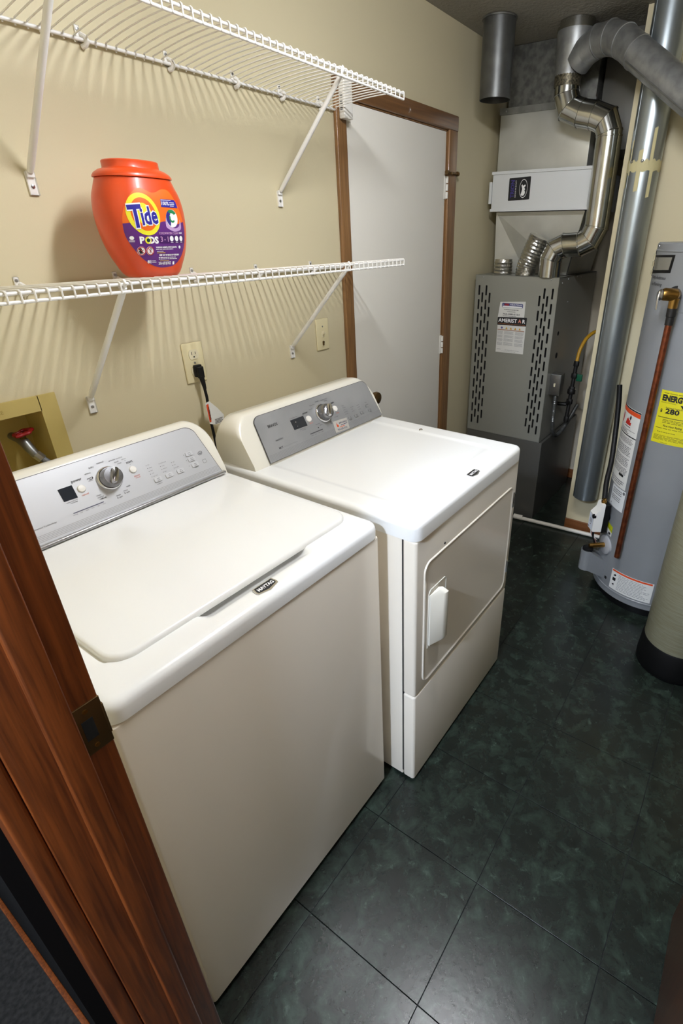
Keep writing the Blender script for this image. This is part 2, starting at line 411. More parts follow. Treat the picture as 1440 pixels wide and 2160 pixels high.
for z0, z1 in ((1.872, 1.975), (1.092, 1.195)):
    g = G(); g.rbox(2.252, 2.286, -.006, -.001, z0, z1, r=.003, e=.001)
    for k in range(3): g.cyl((2.268, -.011, z0 + .003 + k * (z1 - z0) / 3), (2.268, -.011, z0 - .003 + (k + 1) * (z1 - z0) / 3), .0065, n=12)
    obj('hinge', g, plast_w, dr)
g = G(); g.cyl((2.268, -.012, 1.985), (2.268, -.04, 1.985), .006, n=12); g.cyl((2.235, -.03, 1.987), (2.335, -.03, 1.987), .005, n=12); g.cyl((2.335, -.03, 1.987), (2.345, -.03, 1.987), .011, n=14); g.cyl((2.226, -.03, 1.987), (2.236, -.03, 1.987), .010, n=14)
obj('hinge_pin_stop', g, oldbrass, dr)['label'] = 'small brass hinge pin door stop'
tsn = thing('door_contact_sensor', 'small white alarm sensor box at the top corner of the white door', 'sensor', (1.455, -.02, 2.095))
obj('housing', G().rbox(1.425, 1.476, -.046, -.018, 2.095, 2.225, r=.005, e=.003), plast_w, tsn)
obj('magnet', G().rbox(1.479, 1.497, -.022, -.003, 2.10, 2.165, r=.003, e=.002), plast_w, tsn)
p = Print(on_plane((1.425, -.032, 2.11), (0, 0, 1), (0, 1, 0)), .0005)
for k in range(9): p.rect(.01 + k * .006, .013 + k * .006, -.006, .006)
p.build('print', grey_print, tsn)

# near doorway: jamb, stop, strike plate, casing, open brown door
g = G(); g.rbox(JX0 + .012, JX1, JY, JY + .018, 0, 2.22, r=.002, e=.001)
fr = struct(obj('trim_2', g, jamb_m), 'near brown oak door jamb at the left edge', 'door trim')
obj('door_stop', G().rbox(-.302, -.268, JY - .012, JY, 0, 2.2, r=.0035, e=.001), jamb_m, fr)
obj('casing', G().rbox(JX0 - .014, JX0 + .012, JY + .004, JY + .074, 0, 2.28, r=.005, e=.002), jamb_m, fr)
g = G(); g.rbox(JX0 + .012, JX1, RY - .018, RY, 0, 2.22, r=.002, e=.001); obj('side_jamb', g, jamb_m, fr)
g = G(); g.rbox(JX0 + .012, JX1, RY, JY, 2.202, 2.22, r=.002, e=.001); obj('head_jamb', g, jamb_m, fr)
g = G(); g.rbox(-.268, -.2315, JY - .0022, JY + .001, 1.07, 1.155, r=.0012, e=.0005); g.rbox(-.2335, -.2300, JY - .0025, JY + .014, 1.085, 1.14, r=.0012, e=.0005)
sp = obj('strike_plate', g, oldbrass, fr); sp['label'] = 'worn brass strike plate'
obj('latch_hole', G().box(-.262, -.247, JY - .0028, JY - .0015, 1.095, 1.13), slot_m, sp)
g = G()
for z in (1.081, 1.144): g.lathe([(.0035, 0), (.0035, .001), (.001, .0012)], (-.253, JY - .0022, z), (0, -1, 0), 12)
obj('screw', g, brass_m, sp)
dl = struct(obj('door_2', G().rbox(-.21, .62, RY - .037, RY, .012, 2.19, r=.002, e=.001), leaf_m), 'dark brown open door at the lower right edge', 'door')
obj('knob', G().lathe([(.03, 0), (.03, .006), (.012, .01), (.012, .03), (.027, .036), (.03, .05), (.012, .062)], (.55, RY, 1.06), (0, 1, 0), 20), oldbrass, dl)

# ceiling lamps (out of frame, they light the place)
def ceiling_lamp(x, y, r, strength, rgb, label):
    t = thing('ceiling_lamp', label, 'lamp', (x, y, CEIL))
    obj('base', G().lathe([(r * 1.08, 0), (r * 1.08, .02), (r, .022)], (x, y, CEIL), (0, 0, -1), 32), plast_w, t)
    pr = [(r, .022)] + [(r * math.cos(a), .022 + r * .20 * math.sin(a)) for a in [PI / 2 * k / 8 for k in range(1, 9)]]
    obj('glass_shade', G().lathe(pr, (x, y, CEIL), (0, 0, -1), 32), mat('lamp glass ' + label[:8], (255, 255, 255), .4, emit=(rgb, strength)), t)
t = thing('strip_lamp', 'white strip lamp on the ceiling over the washer front', 'lamp', (.69, -1.10, CEIL))
obj('base', G().rbox(.63, .75, -1.42, -.78, CEIL - .035, CEIL, r=.006, e=.003), plast_w, t)
obj('diffuser', G().rbox(.652, .728, -1.40, -.80, CEIL - .088, CEIL - .035, r=.02, e=.012), mat('lamp diffuser', (255, 255, 255), .4, emit=((246, 249, 255), ROOM_LAMP)), t)
ceiling_lamp(-1.60, -1.16, .12, HALL_LAMP, (214, 230, 255), 'cool round ceiling lamp in the hall')

# ================================================================== LAUNDRY MACHINES
def lerp(a, b, t): return a + (b - a) * t
def heightfield(x0, x1, y0, y1, hf, nx, ny, zb, rc=.02):
    """closed slab whose top follows hf(x, y); plan corners rounded by pulling in"""
    g = G(); top = []; 
    def rc_pt(x, y):
        for sx, ex in ((1, x1), (-1, x0)):
            for sy, ey in ((1, y1), (-1, y0)):
                cx, cy = ex - sx * rc, ey - sy * rc
                if (x - cx) * sx > 0 and (y - cy) * sy > 0:
                    d = math.hypot(x - cx, y - cy); m = max(abs(x - cx), abs(y - cy))
                    if d > 1e-9: k = m / d; return (cx + (x - cx) * k, cy + (y - cy) * k)
        return (x, y)
    def sp(a, b, n):   # finer near the ends
        return [a + (b - a) * (.5 - .5 * math.cos(PI * (i / n)) if False else i / n) for i in range(n + 1)]
    ex = [0, .0015, .004, .008, .013, .02]
    xs = [x0 + e for e in ex] + [lerp(x0 + .02, x1 - .02, i / nx) for i in range(1, nx)] + [x1 - e for e in reversed(ex)]
    ys = [y0 + e for e in ex] + [lerp(y0 + .02, y1 - .02, i / ny) for i in range(1, ny)] + [y1 - e for e in reversed(ex)]
    V = []; 
    for y in ys:
        for x in xs:
            px, py = rc_pt(x, y); V.append((px, py, hf(px, py)))
    n = len(xs); F = [(j * n + i, j * n + i + 1, (j + 1) * n + i + 1, (j + 1) * n + i) for j in range(len(ys) - 1) for i in range(n - 1)]
    loop = [i for i in range(n)] + [j * n + n - 1 for j in range(1, len(ys))] + [(len(ys) - 1) * n + i for i in range(n - 2, -1, -1)] + [j * n for j in range(len(ys) - 2, 0, -1)]
    base = len(V)
    for k in loop: V.append((V[k][0], V[k][1], zb))
    m = len(loop); F += [(loop[k], loop[(k + 1) % m], base + (k + 1) % m, base + k) for k in range(m)]; F.append(tuple(range(base + m - 1, base - 1, -1)))
    return g.add(V, F)
def rr_dist(x, y, x0, x1, y0, y1, rc):
    dx = min(x - x0, x1 - x); dy = min(y - y0, y1 - y)
    if dx < rc and dy < rc: return max(0, rc - math.hypot(rc - dx, rc - dy))
    return max(0, min(dx, dy))
def edge_round(d, r): return 0 if d >= r else r - math.sqrt(max(0, r * r - (r - d) ** 2))

def console_body(x0, x1, yf0, zf0, yf1, zf1, yb, zb, r=.055):
    """console: slanted front, rounded top corners; profile swept across x with falling ends"""
    g = G(); R = []
    n = 14; e = Vector((0, yf1 - yf0, zf1 - zf0)); Lf = e.length; ztop = zf1 + .012
    xs = [x0 + r * (1 - math.cos(PI / 2 * k / n)) for k in range(n + 1)] + [x1 - r * (1 - math.cos(PI / 2 * k / n)) for k in range(n, -1, -1)]
    for x in xs:
        d = min(x - x0, x1 - x); drop = (r - math.sqrt(max(0, r * r - (r - d) ** 2))) if d < r else 0
        k = 1 - drop / (ztop - zb)                       # scale of this section towards its foot
        k = max(k, .02)
        prof = [(yf0, zf0 - .012), (yf0 + .001, zf0)]
        prof += [(lerp(yf0, yf1, t), lerp(zf0, zf1, t)) for t in (.25, .5, .75, .93)]
        prof += [(yf1 + .004, zf1 + .006), (yf1 + .014, zf1 + .0115), (yf1 + .035, zf1 + .012), (lerp(yf1, yb, .75), zf1 + .006), (yb - .012, zf1 - .006), (yb, zf1 - .03), (yb, zb)]
        prof += [(yf0 + .01, zb)]
        pts = []
        for (y, z) in prof:
            zz = zb + (z - zb) * k if z > zb else z
            yy = y
            if z > zf0: yy = y + (lerp(yf0, yf1, (min(zz, zf1) - zf0) / (zf1 - zf0)) - lerp(yf0, yf1, (min(z, zf1) - zf0) / (zf1 - zf0))) if y < yf1 + .04 and zz > zf0 else y
            pts.append((x, yy, zz))
        R.append(pts)
    return g.rings(R)

def panel_shape(xL, xR, h, rTop, lean=.04, n=8, flare=0.0):
    """outline (u, v) of the silver control panel, wide foot, rounded top corners"""
    P = [(xL - flare, 0), (xR + flare, 0)]
    def corner(cx, cy, a0, a1): return [(cx + rTop * math.cos(math.radians(lerp(a0, a1, k / n))), cy + rTop * math.sin(math.radians(lerp(a0, a1, k / n)))) for k in range(n + 1)]
    P += corner(xR - lean - rTop + .012, h - rTop, 20, 90); P += corner(xL + lean + rTop - .012, h - rTop, 90, 160)
    return P
def slab_on(f, P, t, lift=0.0):
    g = G(); a = [f(u, v, lift) for u, v in P]; b = [f(u, v, lift + t) for u, v in P]
    n = len(P); tr = tessellate_polygon([[Vector((u, v, 0)) for u, v in P]])
    g.add([tuple(p) for p in a + b], [tuple(reversed(t_)) for t_ in tr] + [tuple(i + n for i in t_) for t_ in tr] + [(k, (k + 1) % n, (k + 1) % n + n, k + n) for k in range(n)])
    return g
def dial(f, u, v, r, parent):
    o = Vector(f(u, v, 0)); ax = (Vector(f(u, v, 1)) - o)
    obj('dial_ring', G().lathe([(r * 1.12, .0), (r * 1.13, .004), (r * 1.06, .008), (r * .98, .009), (r * .96, .004)], o, ax, 40), chrome_m, parent)
    obj('dial', G().lathe([(r * .96, .002), (r * .93, .02), (r * .84, .030), (r * .8, .033), (r * .3, .034)], o, ax, 40), mat('dial satin metal', (150, 150, 152), .26, metal=.9), parent)
    # raised grip bar across the dial
    eu = (Vector(f(u + 1, v, 0)) - o).normalized(); ev = (Vector(f(u, v + 1, 0)) - o).normalized()
    g = G(); a = math.radians(62); du = eu * math.cos(a) + ev * math.sin(a); dv = ax.cross(du)
    R = []
    for h, k in ((.030, 1.0), (.043, .96), (.047, .86), (.048, .5)):
        R.append([tuple(o + ax * h + du * (r * .78 * k * math.copysign(abs(math.cos(t)) ** .6, math.cos(t))) + dv * (r * .30 * k * math.copysign(abs(math.sin(t)) ** .8, math.sin(t)))) for t in [2 * PI * q / 28 for q in range(28)]])
    obj('dial_grip', g.rings(R), chrome_m, parent)
def round_button(f, u, v, r, parent):
    o = Vector(f(u, v, 0)); ax = Vector(f(u, v, 1)) - o
    obj('button', G().lathe([(r, 0), (r, .002), (r * .85, .0045), (r * .4, .0055)], o, ax, 28), plast_w, parent)
def pill_button(f, u, v, w_, h, parent, m):
    P = []
    for cu, cv, a in ((u + w_ / 2 - .003, v + h / 2 - .003, 0), (u - w_ / 2 + .003, v + h / 2 - .003, 90), (u - w_ / 2 + .003, v - h / 2 + .003, 180), (u + w_ / 2 - .003, v - h / 2 + .003, 270)):
        for k in range(4): t = math.radians(a + 30 * k); P.append((cu + .003 * math.cos(t), cv + .003 * math.sin(t)))
    obj('button', slab_on(f, P, .0035), m, parent)
def badge(x, y, z, parent, tilt=0.0, s=1.0):
    f = on_plane((x, y, z), (1, 0, 0), (0, 1, math.tan(tilt)))
    P = [(-.026, .011), (.026, .011), (.0285, -.004), (.0265, -.010), (0, -.0165), (-.0265, -.010), (-.0285, -.004)]
    P = [(u * s, v * s) for u, v in P]
    b = obj('badge', slab_on(f, P, .0035), chrome_m, parent); b['label'] = 'chrome and black brand badge'
    obj('badge_face', slab_on(f, [(u * .86, v * .72 + .001) for u, v in P], .0042), blk_print, b)
    Print(f, .0047).text('MAYTAG', 0, -.0045 * s, .0085 * s, width=.042 * s, bold=.03).build('badge_lettering', white_print, b)

# ---------------------------------------------------------------- washer
WX0, WX1, WYF, WYB, WZC, WZD = -.208, .514, -.837, -.125, 1.006, 1.048
wm = thing('washing_machine', 'white top loading washing machine in front of the wooden jamb', 'washing machine', ((WX0 + WX1) / 2, -.48, 0))
obj('cabinet', G().rbox(WX0, WX1, WYF, WYB, .022, WZC - .004, r=.009, e=.003), front_m, wm)
for x in (WX0 + .05, WX1 - .05):
    for y in (WYF + .06, WYB - .06): obj('foot', G().lathe([(.02, 0), (.02, .01), (.008, .012), (.008, .03)], (x, y, 0), (0, 0, 1), 14), black_m, wm)
LX0, LX1, LYF, LYB = -.150, .488, -.748, -.283
def wdeck(x, y):
    z = WZD - edge_round(rr_dist(x, y, WX0 - .002, WX1 + .002, WYF - .003, WYB, .03), .019)
    # finger scoop in front of the lid
    t = min(1, max(0, (x - .010) / .035)) * min(1, max(0, (.322 - x) / .022)); t = t * t * (3 - 2 * t)
    u = min(1, max(0, (-.735 - y) / .004)) * min(1, max(0, (y + .792) / .03)) if y < -.735 else min(1, max(0, (y + .792) / .03)); u = min(1, max(0, (y + .794) / .034)) if y < -.72 else 0
    z -= .020 * t * u
    # shallow well under the lid, open to the front edge of the lid
    if LX0 - .004 < x < LX1 + .004 and LYF + .006 < y < LYB: z -= .002
    return z
obj('top_deck', heightfield(WX0 - .002, WX1 + .002, WYF - .003, WYB, wdeck, 90, 96, WZC, rc=.03), white_m, wm, smooth=50)
lid = obj('lid', G().rbox(LX0, LX1, LYF - .018, LYB, WZD - .004, WZD + .011, r=.045, e=.008, e0=.002, seg=8), white_m, wm)
# console
CF0, CZ0, CF1, CZ1 = -.262, 1.06, -.185, 1.20
con = obj('console', console_body(WX0 + .012, WX1 - .008, CF0 + .003, CZ0 - .006, CF1 + .003, CZ1 - .004, -.115, 1.02, r=.058), bisque_m, wm, smooth=50)
fw = on_plane((0, CF0, CZ0), (1, 0, 0), (0, CF1 - CF0, CZ1 - CZ0))
PW = panel_shape(WX0 + .028, .484, .158, .034, .034)
obj('control_panel', slab_on(fw, PW, .003, -.002), silver_m, con)
obj('panel_seam', slab_on(fw, [(u * 1.0 + (.0016 if u > .1 else -.0016), v + (.0016 if v > .01 else 0)) for u, v in PW], .0026, -.0022), mat('panel shadow gap', (70, 70, 72), .5), con)
obj('chrome_strip', G().rbox(WX0 + .02, .492, CF0 - .012, CF0 + .002, CZ0 - .007, CZ0 + .002, r=.004, e=.002, axis='x'), mat('brushed strip', (190, 190, 192), .25, metal=.8), con)
pl = Print(fw, .0014)
for k in range(5): pl.rect(WX0 + .03, .480, .006 + k * .0035, .0068 + k * .0035)
pl.build('trim_lines', pale_print, con)
fp = lambda u, v, l: fw(u, v, l + .001)
dial(fp, .176, .093, .0285, con)
P8 = []
for cu, cv in ((.071, .091),): 
    obj('display', slab_on(fp, [(.0545, .0755), (.087, .0745), (.088, .108), (.0545, .108)], .0008), glass_lcd, con)
round_button(fp, .104, .092, .0098, con); round_button(fp, .2415, .094, .0098, con)
btn_m = mat('pearl button', (214, 215, 218), .35, metal=.2)
for u, v in ((.291, .046), (.326, .046), (.362, .046), (.410, .083), (.410, .066), (.412, .048)): pill_button(fp, u, v, .022, .0125, con, btn_m)
k1 = Print(fp, .0008); k2 = Print(fp, .0008); k3 = Print(fp, .0008); kb = Print(fp, .0045)
k1.text('power', .103, .1125, .0068, bold=.008).text('start', .2425, .1135, .0068, bold=.008).text('normal', .174, .1365, .0045)
k1.disc(.2415, .1092, .0008).disc(.234, .123, .0008)
k2.text('wrinkle control', .213, .1330, .0040, width=.037).text('hand', .212, .1255, .004).text('wash', .217, .1195, .004).text('bulky', .149, .132, .0042).text('whites', .134, .1205, .0042)
k2.text('soak', .210, .0560, .0042).text('rinse', .198, .0475, .0042).text('& spin', .199, .0415, .0042).text('drain', .176, .0425, .0042).text('& spin', .177, .0365, .0042)
k2.text('clean', .1325, .0600, .0042).text('washer', .1350, .0545, .0042).text('with', .133, .0498, .003); k1.text('affresh', .1405, .0494, .0035, bold=.02)
k1.text('power', .1325, .1085, .003, bold=.02).text('wash', .134, .1045, .003, bold=.02).rect(.127, .139, .1022, .1028)
k1.poly([(.1385, .105), (.1415, .1075), (.1405, .113), (.139, .110)])
k2.text('estimated time', .071, .0695, .0030, width=.026).text('remaining', .074, .0655, .0030)
k3.text('cancel', .1055, .0735, .0050).text('pause', .244, .0735, .0050).text('unlock', .2445, .0685, .0035)
k2.text('delicate', .2325, .127, .0028)
mt = Print(fp, .0008).line(.060, .042, .136, .042, .0022)
mt.build('status_bar', mat('violet grey print', (92, 92, 112), .5), con)
for i, s_ in enumerate(('sensing', 'soak', 'wash', 'rinse', 'spin', 'done')): k2.text(s_, .063 + i * .0143, .0365, .0026)
for i, s_ in enumerate(('hot', 'warm', 'cool', 'cold', 'tap cold')): k2.text(s_, .283, .0905 - i * .0085, .0027, align='l'); k1.disc(.279, .0915 - i * .0085, .0009)
for i, s_ in enumerate(('extra heavy', 'heavy', 'medium', 'light')): k2.text(s_, .318, .0835 - i * .0085, .0027, align='l'); k1.disc(.3145, .0845 - i * .0085, .0009)
for i, s_ in enumerate(('high', 'low', 'no spin')): k2.text(s_, .3525, .0750 - i * .0085, .0027, align='l'); k1.disc(.349, .076 - i * .0085, .0009)
for i in range(3): k1.disc(.3935, .084 - i * .0175, .0009)
k2.text('modifiers', .290, .0325, .0030).text('options', .4145, .0375, .0028)
k2.rect(.440, .452, .0415, .0525); pa = Print(fp, .001).rect(.4408, .4512, .0423, .0517); pa.build('efficiency_mark', silver_m, con)
k2.disc(.446, .047, .0035, .002, tilt=.5, hole=.6); k1.disc(.444, .0735, .0078, .0055, hole=.85, tilt=.3).text('he', .444, .0713, .0048, bold=.01)
k2.text('Commercial Technology', -.012, .0365, .0034, width=.062)
for u, v, a, b in ((.291, .046, 'wash', 'temp'), (.326, .046, 'soil', 'level'), (.362, .046, 'spin', 'speed'), (.410, .083, 'extra', 'rinse'), (.410, .066, 'fabric', 'softener'), (.412, .048, 'deep', 'clean')):
    kb.text(a, u, v + .0008, .0028).text(b, u, v - .0038, .0028)
kb.line(.1032, .0958, .1032, .0925, .0008).disc(.1032, .0912, .0032, hole=.75)
kb.poly([(.2375, .0965), (.2375, .0915), (.2415, .094)]).rect(.2428, .2437, .0917, .0963).rect(.2448, .2457, .0917, .0963)
k1.build('lettering', blk_print, con); k2.build('small_lettering', grey_print, con); k3.build('red_lettering', red_print, con); kb.build('button_lettering', blk_print, con)
badge(.155, -.806, WZD - .0005, wm, tilt=.12)

# ---------------------------------------------------------------- dryer
DX0d, DX1d, DYF, DYB, DZC, DZD = .564, 1.266, -.922, -.125, .985, 1.036
dy = thing('clothes_dryer', 'white front loading clothes dryer to the right of the washing machine', 'clothes dryer', ((DX0d + DX1d) / 2, -.52, 0))
obj('cabinet', G().rbox(DX0d + .002, DX1d - .002, -.876, DYB, .012, DZC - .002, r=.004, e=.002), front_m, dy)
g = G(); g.rbox(DX0d + .003, DX1d - .003, -.880, -.86, .03, .98, r=.002, e=.001); obj('seam_backing', g, slot_m, dy)
def ring_rect(x0, x1, z0, z1, r, n=6):
    P = []
    for cx, cz, a in ((x1 - r, z1 - r, 0), (x0 + r, z1 - r, 90), (x0 + r, z0 + r, 180), (x1 - r, z0 + r, 270)):
        for k in range(n + 1): t = math.radians(a + 90 * k / n); P.append((cx + r * math.cos(t), cz + r * math.sin(t)))
    return P
obj('front_panel', G().rbox(DX0d, DX1d, DYF, -.8768, .412, DZC - .002, r=.010, e=.006, seg=6), front_m, dy)
obj('lower_panel', G().rbox(DX0d, DX1d, DYF, -.8768, .012, .4085, r=.010, e=.007, seg=6), front_m, dy)
# door: a raised rim and a slightly proud leaf
AX0, AX1, AZ0, AZ1 = .606, 1.232, .436, .892
def door_ring(ins, y): return [(x, y, z) for x, z in ring_rect(AX0 + ins, AX1 - ins, AZ0 + ins, AZ1 - ins, max(.034 - ins, .004))]
R = [door_ring(0, DYF + .001), door_ring(.001, DYF - .0028), door_ring(.003, DYF - .0040), door_ring(.006, DYF - .0032), door_ring(.009, DYF - .0018), door_ring(.014, DYF - .0015)]
dd = obj('door', G().rings(R), front_m, dy)
# handle: shallow tray and grip
HX0, HX1, HZ0, HZ1 = .630, .737, .568, .786
def tray(ins, y):
    P = [(HX0, HZ0), (HX1 - .020, HZ0 + .004), (HX1 - .004, HZ0 + .03), (HX1, HZ1 - .012), (HX1 - .010, HZ1 - .002), (HX0 + .012, HZ1), (HX0 + .002, HZ1 - .012)]
    cx, cz = (HX0 + HX1) / 2, (HZ0 + HZ1) / 2
    return [(cx + (x - cx) * (1 - ins / .055), y, cz + (z - cz) * (1 - ins / .108)) for x, z in P]
obj('handle_tray', G().rings([tray(0, DYF - .0008), tray(.0008, DYF - .0032), tray(.002, DYF - .0036), tray(.0035, DYF - .0018), tray(.006, DYF - .0014)]), bisque_m, dd)
gh = G()
prof = lambda z: [(HX0 + .004, DYF - .003, z), (HX0 + .006, DYF - .007, z), (HX0 + .050, DYF - .026, z), (HX0 + .066, DYF - .031, z), (HX0 + .073, DYF - .030, z), (HX0 + .074, DYF - .024, z), (HX0 + .066, DYF - .006, z), (HX0 + .064, DYF - .003, z)]
R = [[(lerp(HX0 + .004, x, .96), lerp(DYF - .003, y, .9), z) for x, y, z in prof(HZ0 + .010)], prof(HZ0 + .016), prof(HZ1 - .030), [(lerp(HX0 + .004, x, .9), lerp(DYF - .003, y, .45), z) for x, y, z in prof(HZ1 - .018)]]
obj('handle', gh.rings(R), bisque_m, dd)
for z0, z1 in ((.80, .862), (.508, .562)):
    g = G(); g.rbox(AX1 - .005, AX1 + .004, DYF - .008, DYF, z0, z1, r=.002, e=.001); g.cyl((AX1, DYF - .009, z0 + .004), (AX1, DYF - .009, z1 - .004), .0028, n=10); obj('hinge', g, chrome_m, dd)
g = G(); g.lathe([(.004, 0), (.003, .0015), (.001, .002)], (.72, DYF - .001, .905), (0, -1, 0), 10); obj('bumper', g, slot_m, dy)
def ddeck(x, y):
    z = DZD - edge_round(rr_dist(x, y, DX0d - .003, DX1d + .003, DYF - .005, DYB, .028), .016)
    # shallow pressed tray in the middle of the top
    ax = min(x - (DX0d + .075), (DX1d - .075) - x); ay = y - (DYF + .085); d = min(ax, ay)
    if d < .03 and ax < .03 and ay < .03: d = .03 - math.hypot(.03 - ax, .03 - ay)
    t = min(1, max(0, d / .012)); z -= .003 * t * t * (3 - 2 * t)
    return z
obj('top_deck', heightfield(DX0d - .003, DX1d + .003, DYF - .005, DYB, ddeck, 80, 80, DZC - .001, rc=.028), white_m, dy, smooth=50)
EF0, EZ0, EF1, EZ1 = -.315, 1.045, -.235, 1.185
dcon = obj('console', console_body(.574, 1.262, EF0 + .003, EZ0 - .006, EF1 + .003, EZ1 - .004, -.13, 1.0, r=.062), bisque_m, dy, smooth=50)
fd = on_plane((0, EF0, EZ0), (1, 0, 0), (0, EF1 - EF0, EZ1 - EZ0))
PD = panel_shape(.634, 1.25, .156, .03, .022)
obj('control_panel', slab_on(fd, PD, .003, -.002), silver_d, dcon)
obj('panel_seam', slab_on(fd, [(u + (.0016 if u > .9 else -.0016), v + (.0016 if v > .01 else -.001)) for u, v in PD], .0026, -.0022), mat('panel shadow gap', (70, 70, 72), .5), dcon)
pl = Print(fd, .0014)
for k in range(6): pl.rect(.64, 1.246, .004 + k * .0036, .0048 + k * .0036)
pl.build('trim_lines', mat('dark trim print', (140, 140, 141), .5), dcon)
fq = lambda u, v, l: fd(u, v, l + .001)
dial(fq, .944, .091, .0315, dcon)
disp = obj('display', slab_on(fq, [(.7865, .0715), (.850, .070), (.8505, .107), (.7865, .107)], .0008), glass_lcd, dcon)
round_button(fq, .869, .090, .0115, dcon); round_button(fq, 1.012, .091, .0115, dcon)
for u, v, ww in ((1.067, .039, .02), (1.105, .038, .024), (1.143, .041, .022), (1.187, .059, .02), (1.192, .038, .02)): pill_button(fq, u, v, ww, .0125, dcon, silver_d)
k1 = Print(fq, .0008); k2 = Print(fq, .0008); k3 = Print(fq, .0008); kb = Print(fq, .0045); kw = Print(fq, .0015)
k1.text('BRAVOS', .709, .108, .0095, width=.042, bold=.012).text('power', .865, .1115, .0068, bold=.008).text('start', 1.012, .1125, .0068, bold=.008).text('normal', .941, .1365, .0045)
k1.text('MCT', .7005, .031, .0062, bold=.02); k2.text('intellidry', .709, .059, .0062, width=.034); pp_ = Print(fq, .0008).text('Maytag Commercial Technology', .745, .031, .0040, width=.062); pp_.build('pale_lettering', mat('dim print', (140, 140, 142), .5), dcon)
k2.text('more/less dry', .806, .111, .0034, width=.036).text('estimated time', .822, .0645, .003, width=.03).text('remaining', .826, .060, .003)
k2.text('heavy duty', .912, .130, .004, width=.026).text('cottons', .897, .118, .004).text('wrinkle control', .979, .1355, .0038, width=.036).text('delicate', .985, .129, .0036)
k2.text('timed dry', .898, .060, .0038).text('refresh', .911, .053, .0038).text('rapid', .962, .050, .0038).text('dry', .962, .0445, .0038).text('touch up', 1.000, .060, .0038)
k3.text('cancel', .871, .0715, .0048).text('pause', 1.016, .0715, .0048)
k2.line(.844, .038, .909, .038, .0035)
for i, s_ in enumerate(('sensing', 'damp', 'cool', 'done')): k2.text(s_, .850 + i * .018, .0300, .0028)
k1.disc(.893, .049, .0022)
for i, s_ in enumerate(('high', 'medium', 'low', 'extra low', 'air only')): k2.text(s_, 1.056, .090 - i * .0085, .0027, align='l'); k1.disc(1.053, .091 - i * .0085, .0009)
for i, s_ in enumerate(('very dry', 'dry', 'damp')): k2.text(s_, 1.098, .0735 - i * .0085, .0027, align='l'); k1.disc(1.095, .0745 - i * .0085, .0009)
for i, s_ in enumerate(('60 min', '40 min', '20 min')): k2.text(s_, 1.135, .0715 - i * .0085, .0027, align='l'); k1.disc(1.132, .0725 - i * .0085, .0009)
k2.text('wrinkle', 1.187, .070, .0030).text('options', 1.194, .0285, .0028).text('modifiers', 1.066, .0275, .0028)
for u, v, a, b in ((1.067, .039, 'dry', 'temp'), (1.105, .038, 'dryness', 'level'), (1.143, .041, 'timed', 'dry'), (1.187, .059, 'prevent', ''), (1.192, .038, 'damp', 'alert')):
    kb.text(a, u, v + .0006, .003).text(b or ' ', u, v - .0042, .003)
kb.line(.869, .0945, .869, .0912, .0009).disc(.869, .0898, .0036, hole=.75); kb.poly([(1.008, .0935), (1.008, .0885), (1.012, .091)]).rect(1.0132, 1.0141, .0887, .0933).rect(1.0152, 1.0161, .0887, .0933)
kw.text('+', .8065, .0925, .006).text('-', .8065, .0785, .006)
k1.build('lettering', blk_print, dcon); k2.build('small_lettering', mat('dark grey print', (84, 84, 86), .6), dcon); k3.build('red_lettering', red_print, dcon); kb.build('button_lettering', blk_print, dcon); kw.build('display_lettering', white_print, dcon)
st = obj('service_sticker', slab_on(fq, [(.963, .006), (1.041, .003), (1.0495, .0445), (.972, .0485)], .0007), mat('silver sticker', (188, 184, 176), .35), dcon); st['label'] = 'small appliance service sticker with a phone number'
s1 = Print(fq, .0012); s1.text('APPLIANCE', 1.020, .031, .0068, width=.046, bold=.01, rot=-.045).text('763-225-2121', 1.004, .0095, .0065, width=.052, bold=.02, rot=-.045); s1.block(1.003, 1.043, .0235, .0285, 1, seed=4); s1.build('sticker_lettering', mat('navy print', (44, 46, 84), .5), dcon)
s2 = Print(fq, .0012); s2.poly([(.981, .026), (.986, .022), (.992, .026), (.990, .034), (.9875, .030), (.987, .041), (.983, .034)]).rect(.995, 1.022, .0195, .0215); s2.build('sticker_flame', orange_p, dcon)
badge(.944, -.893, DZD + .0, dy, tilt=.10)
g = G(); g.tube([(1.195, -.535, DZD + .0005), (1.200, -.532, DZD + .0035), (1.205, -.536, DZD + .004), (1.207, -.540, DZD + .0015)], .0016, 8)
tag(obj('lint_scrap', g, mat('lint brown', (120, 104, 84), .9)), 'tiny brown scrap lying on the dryer top', 'scrap')

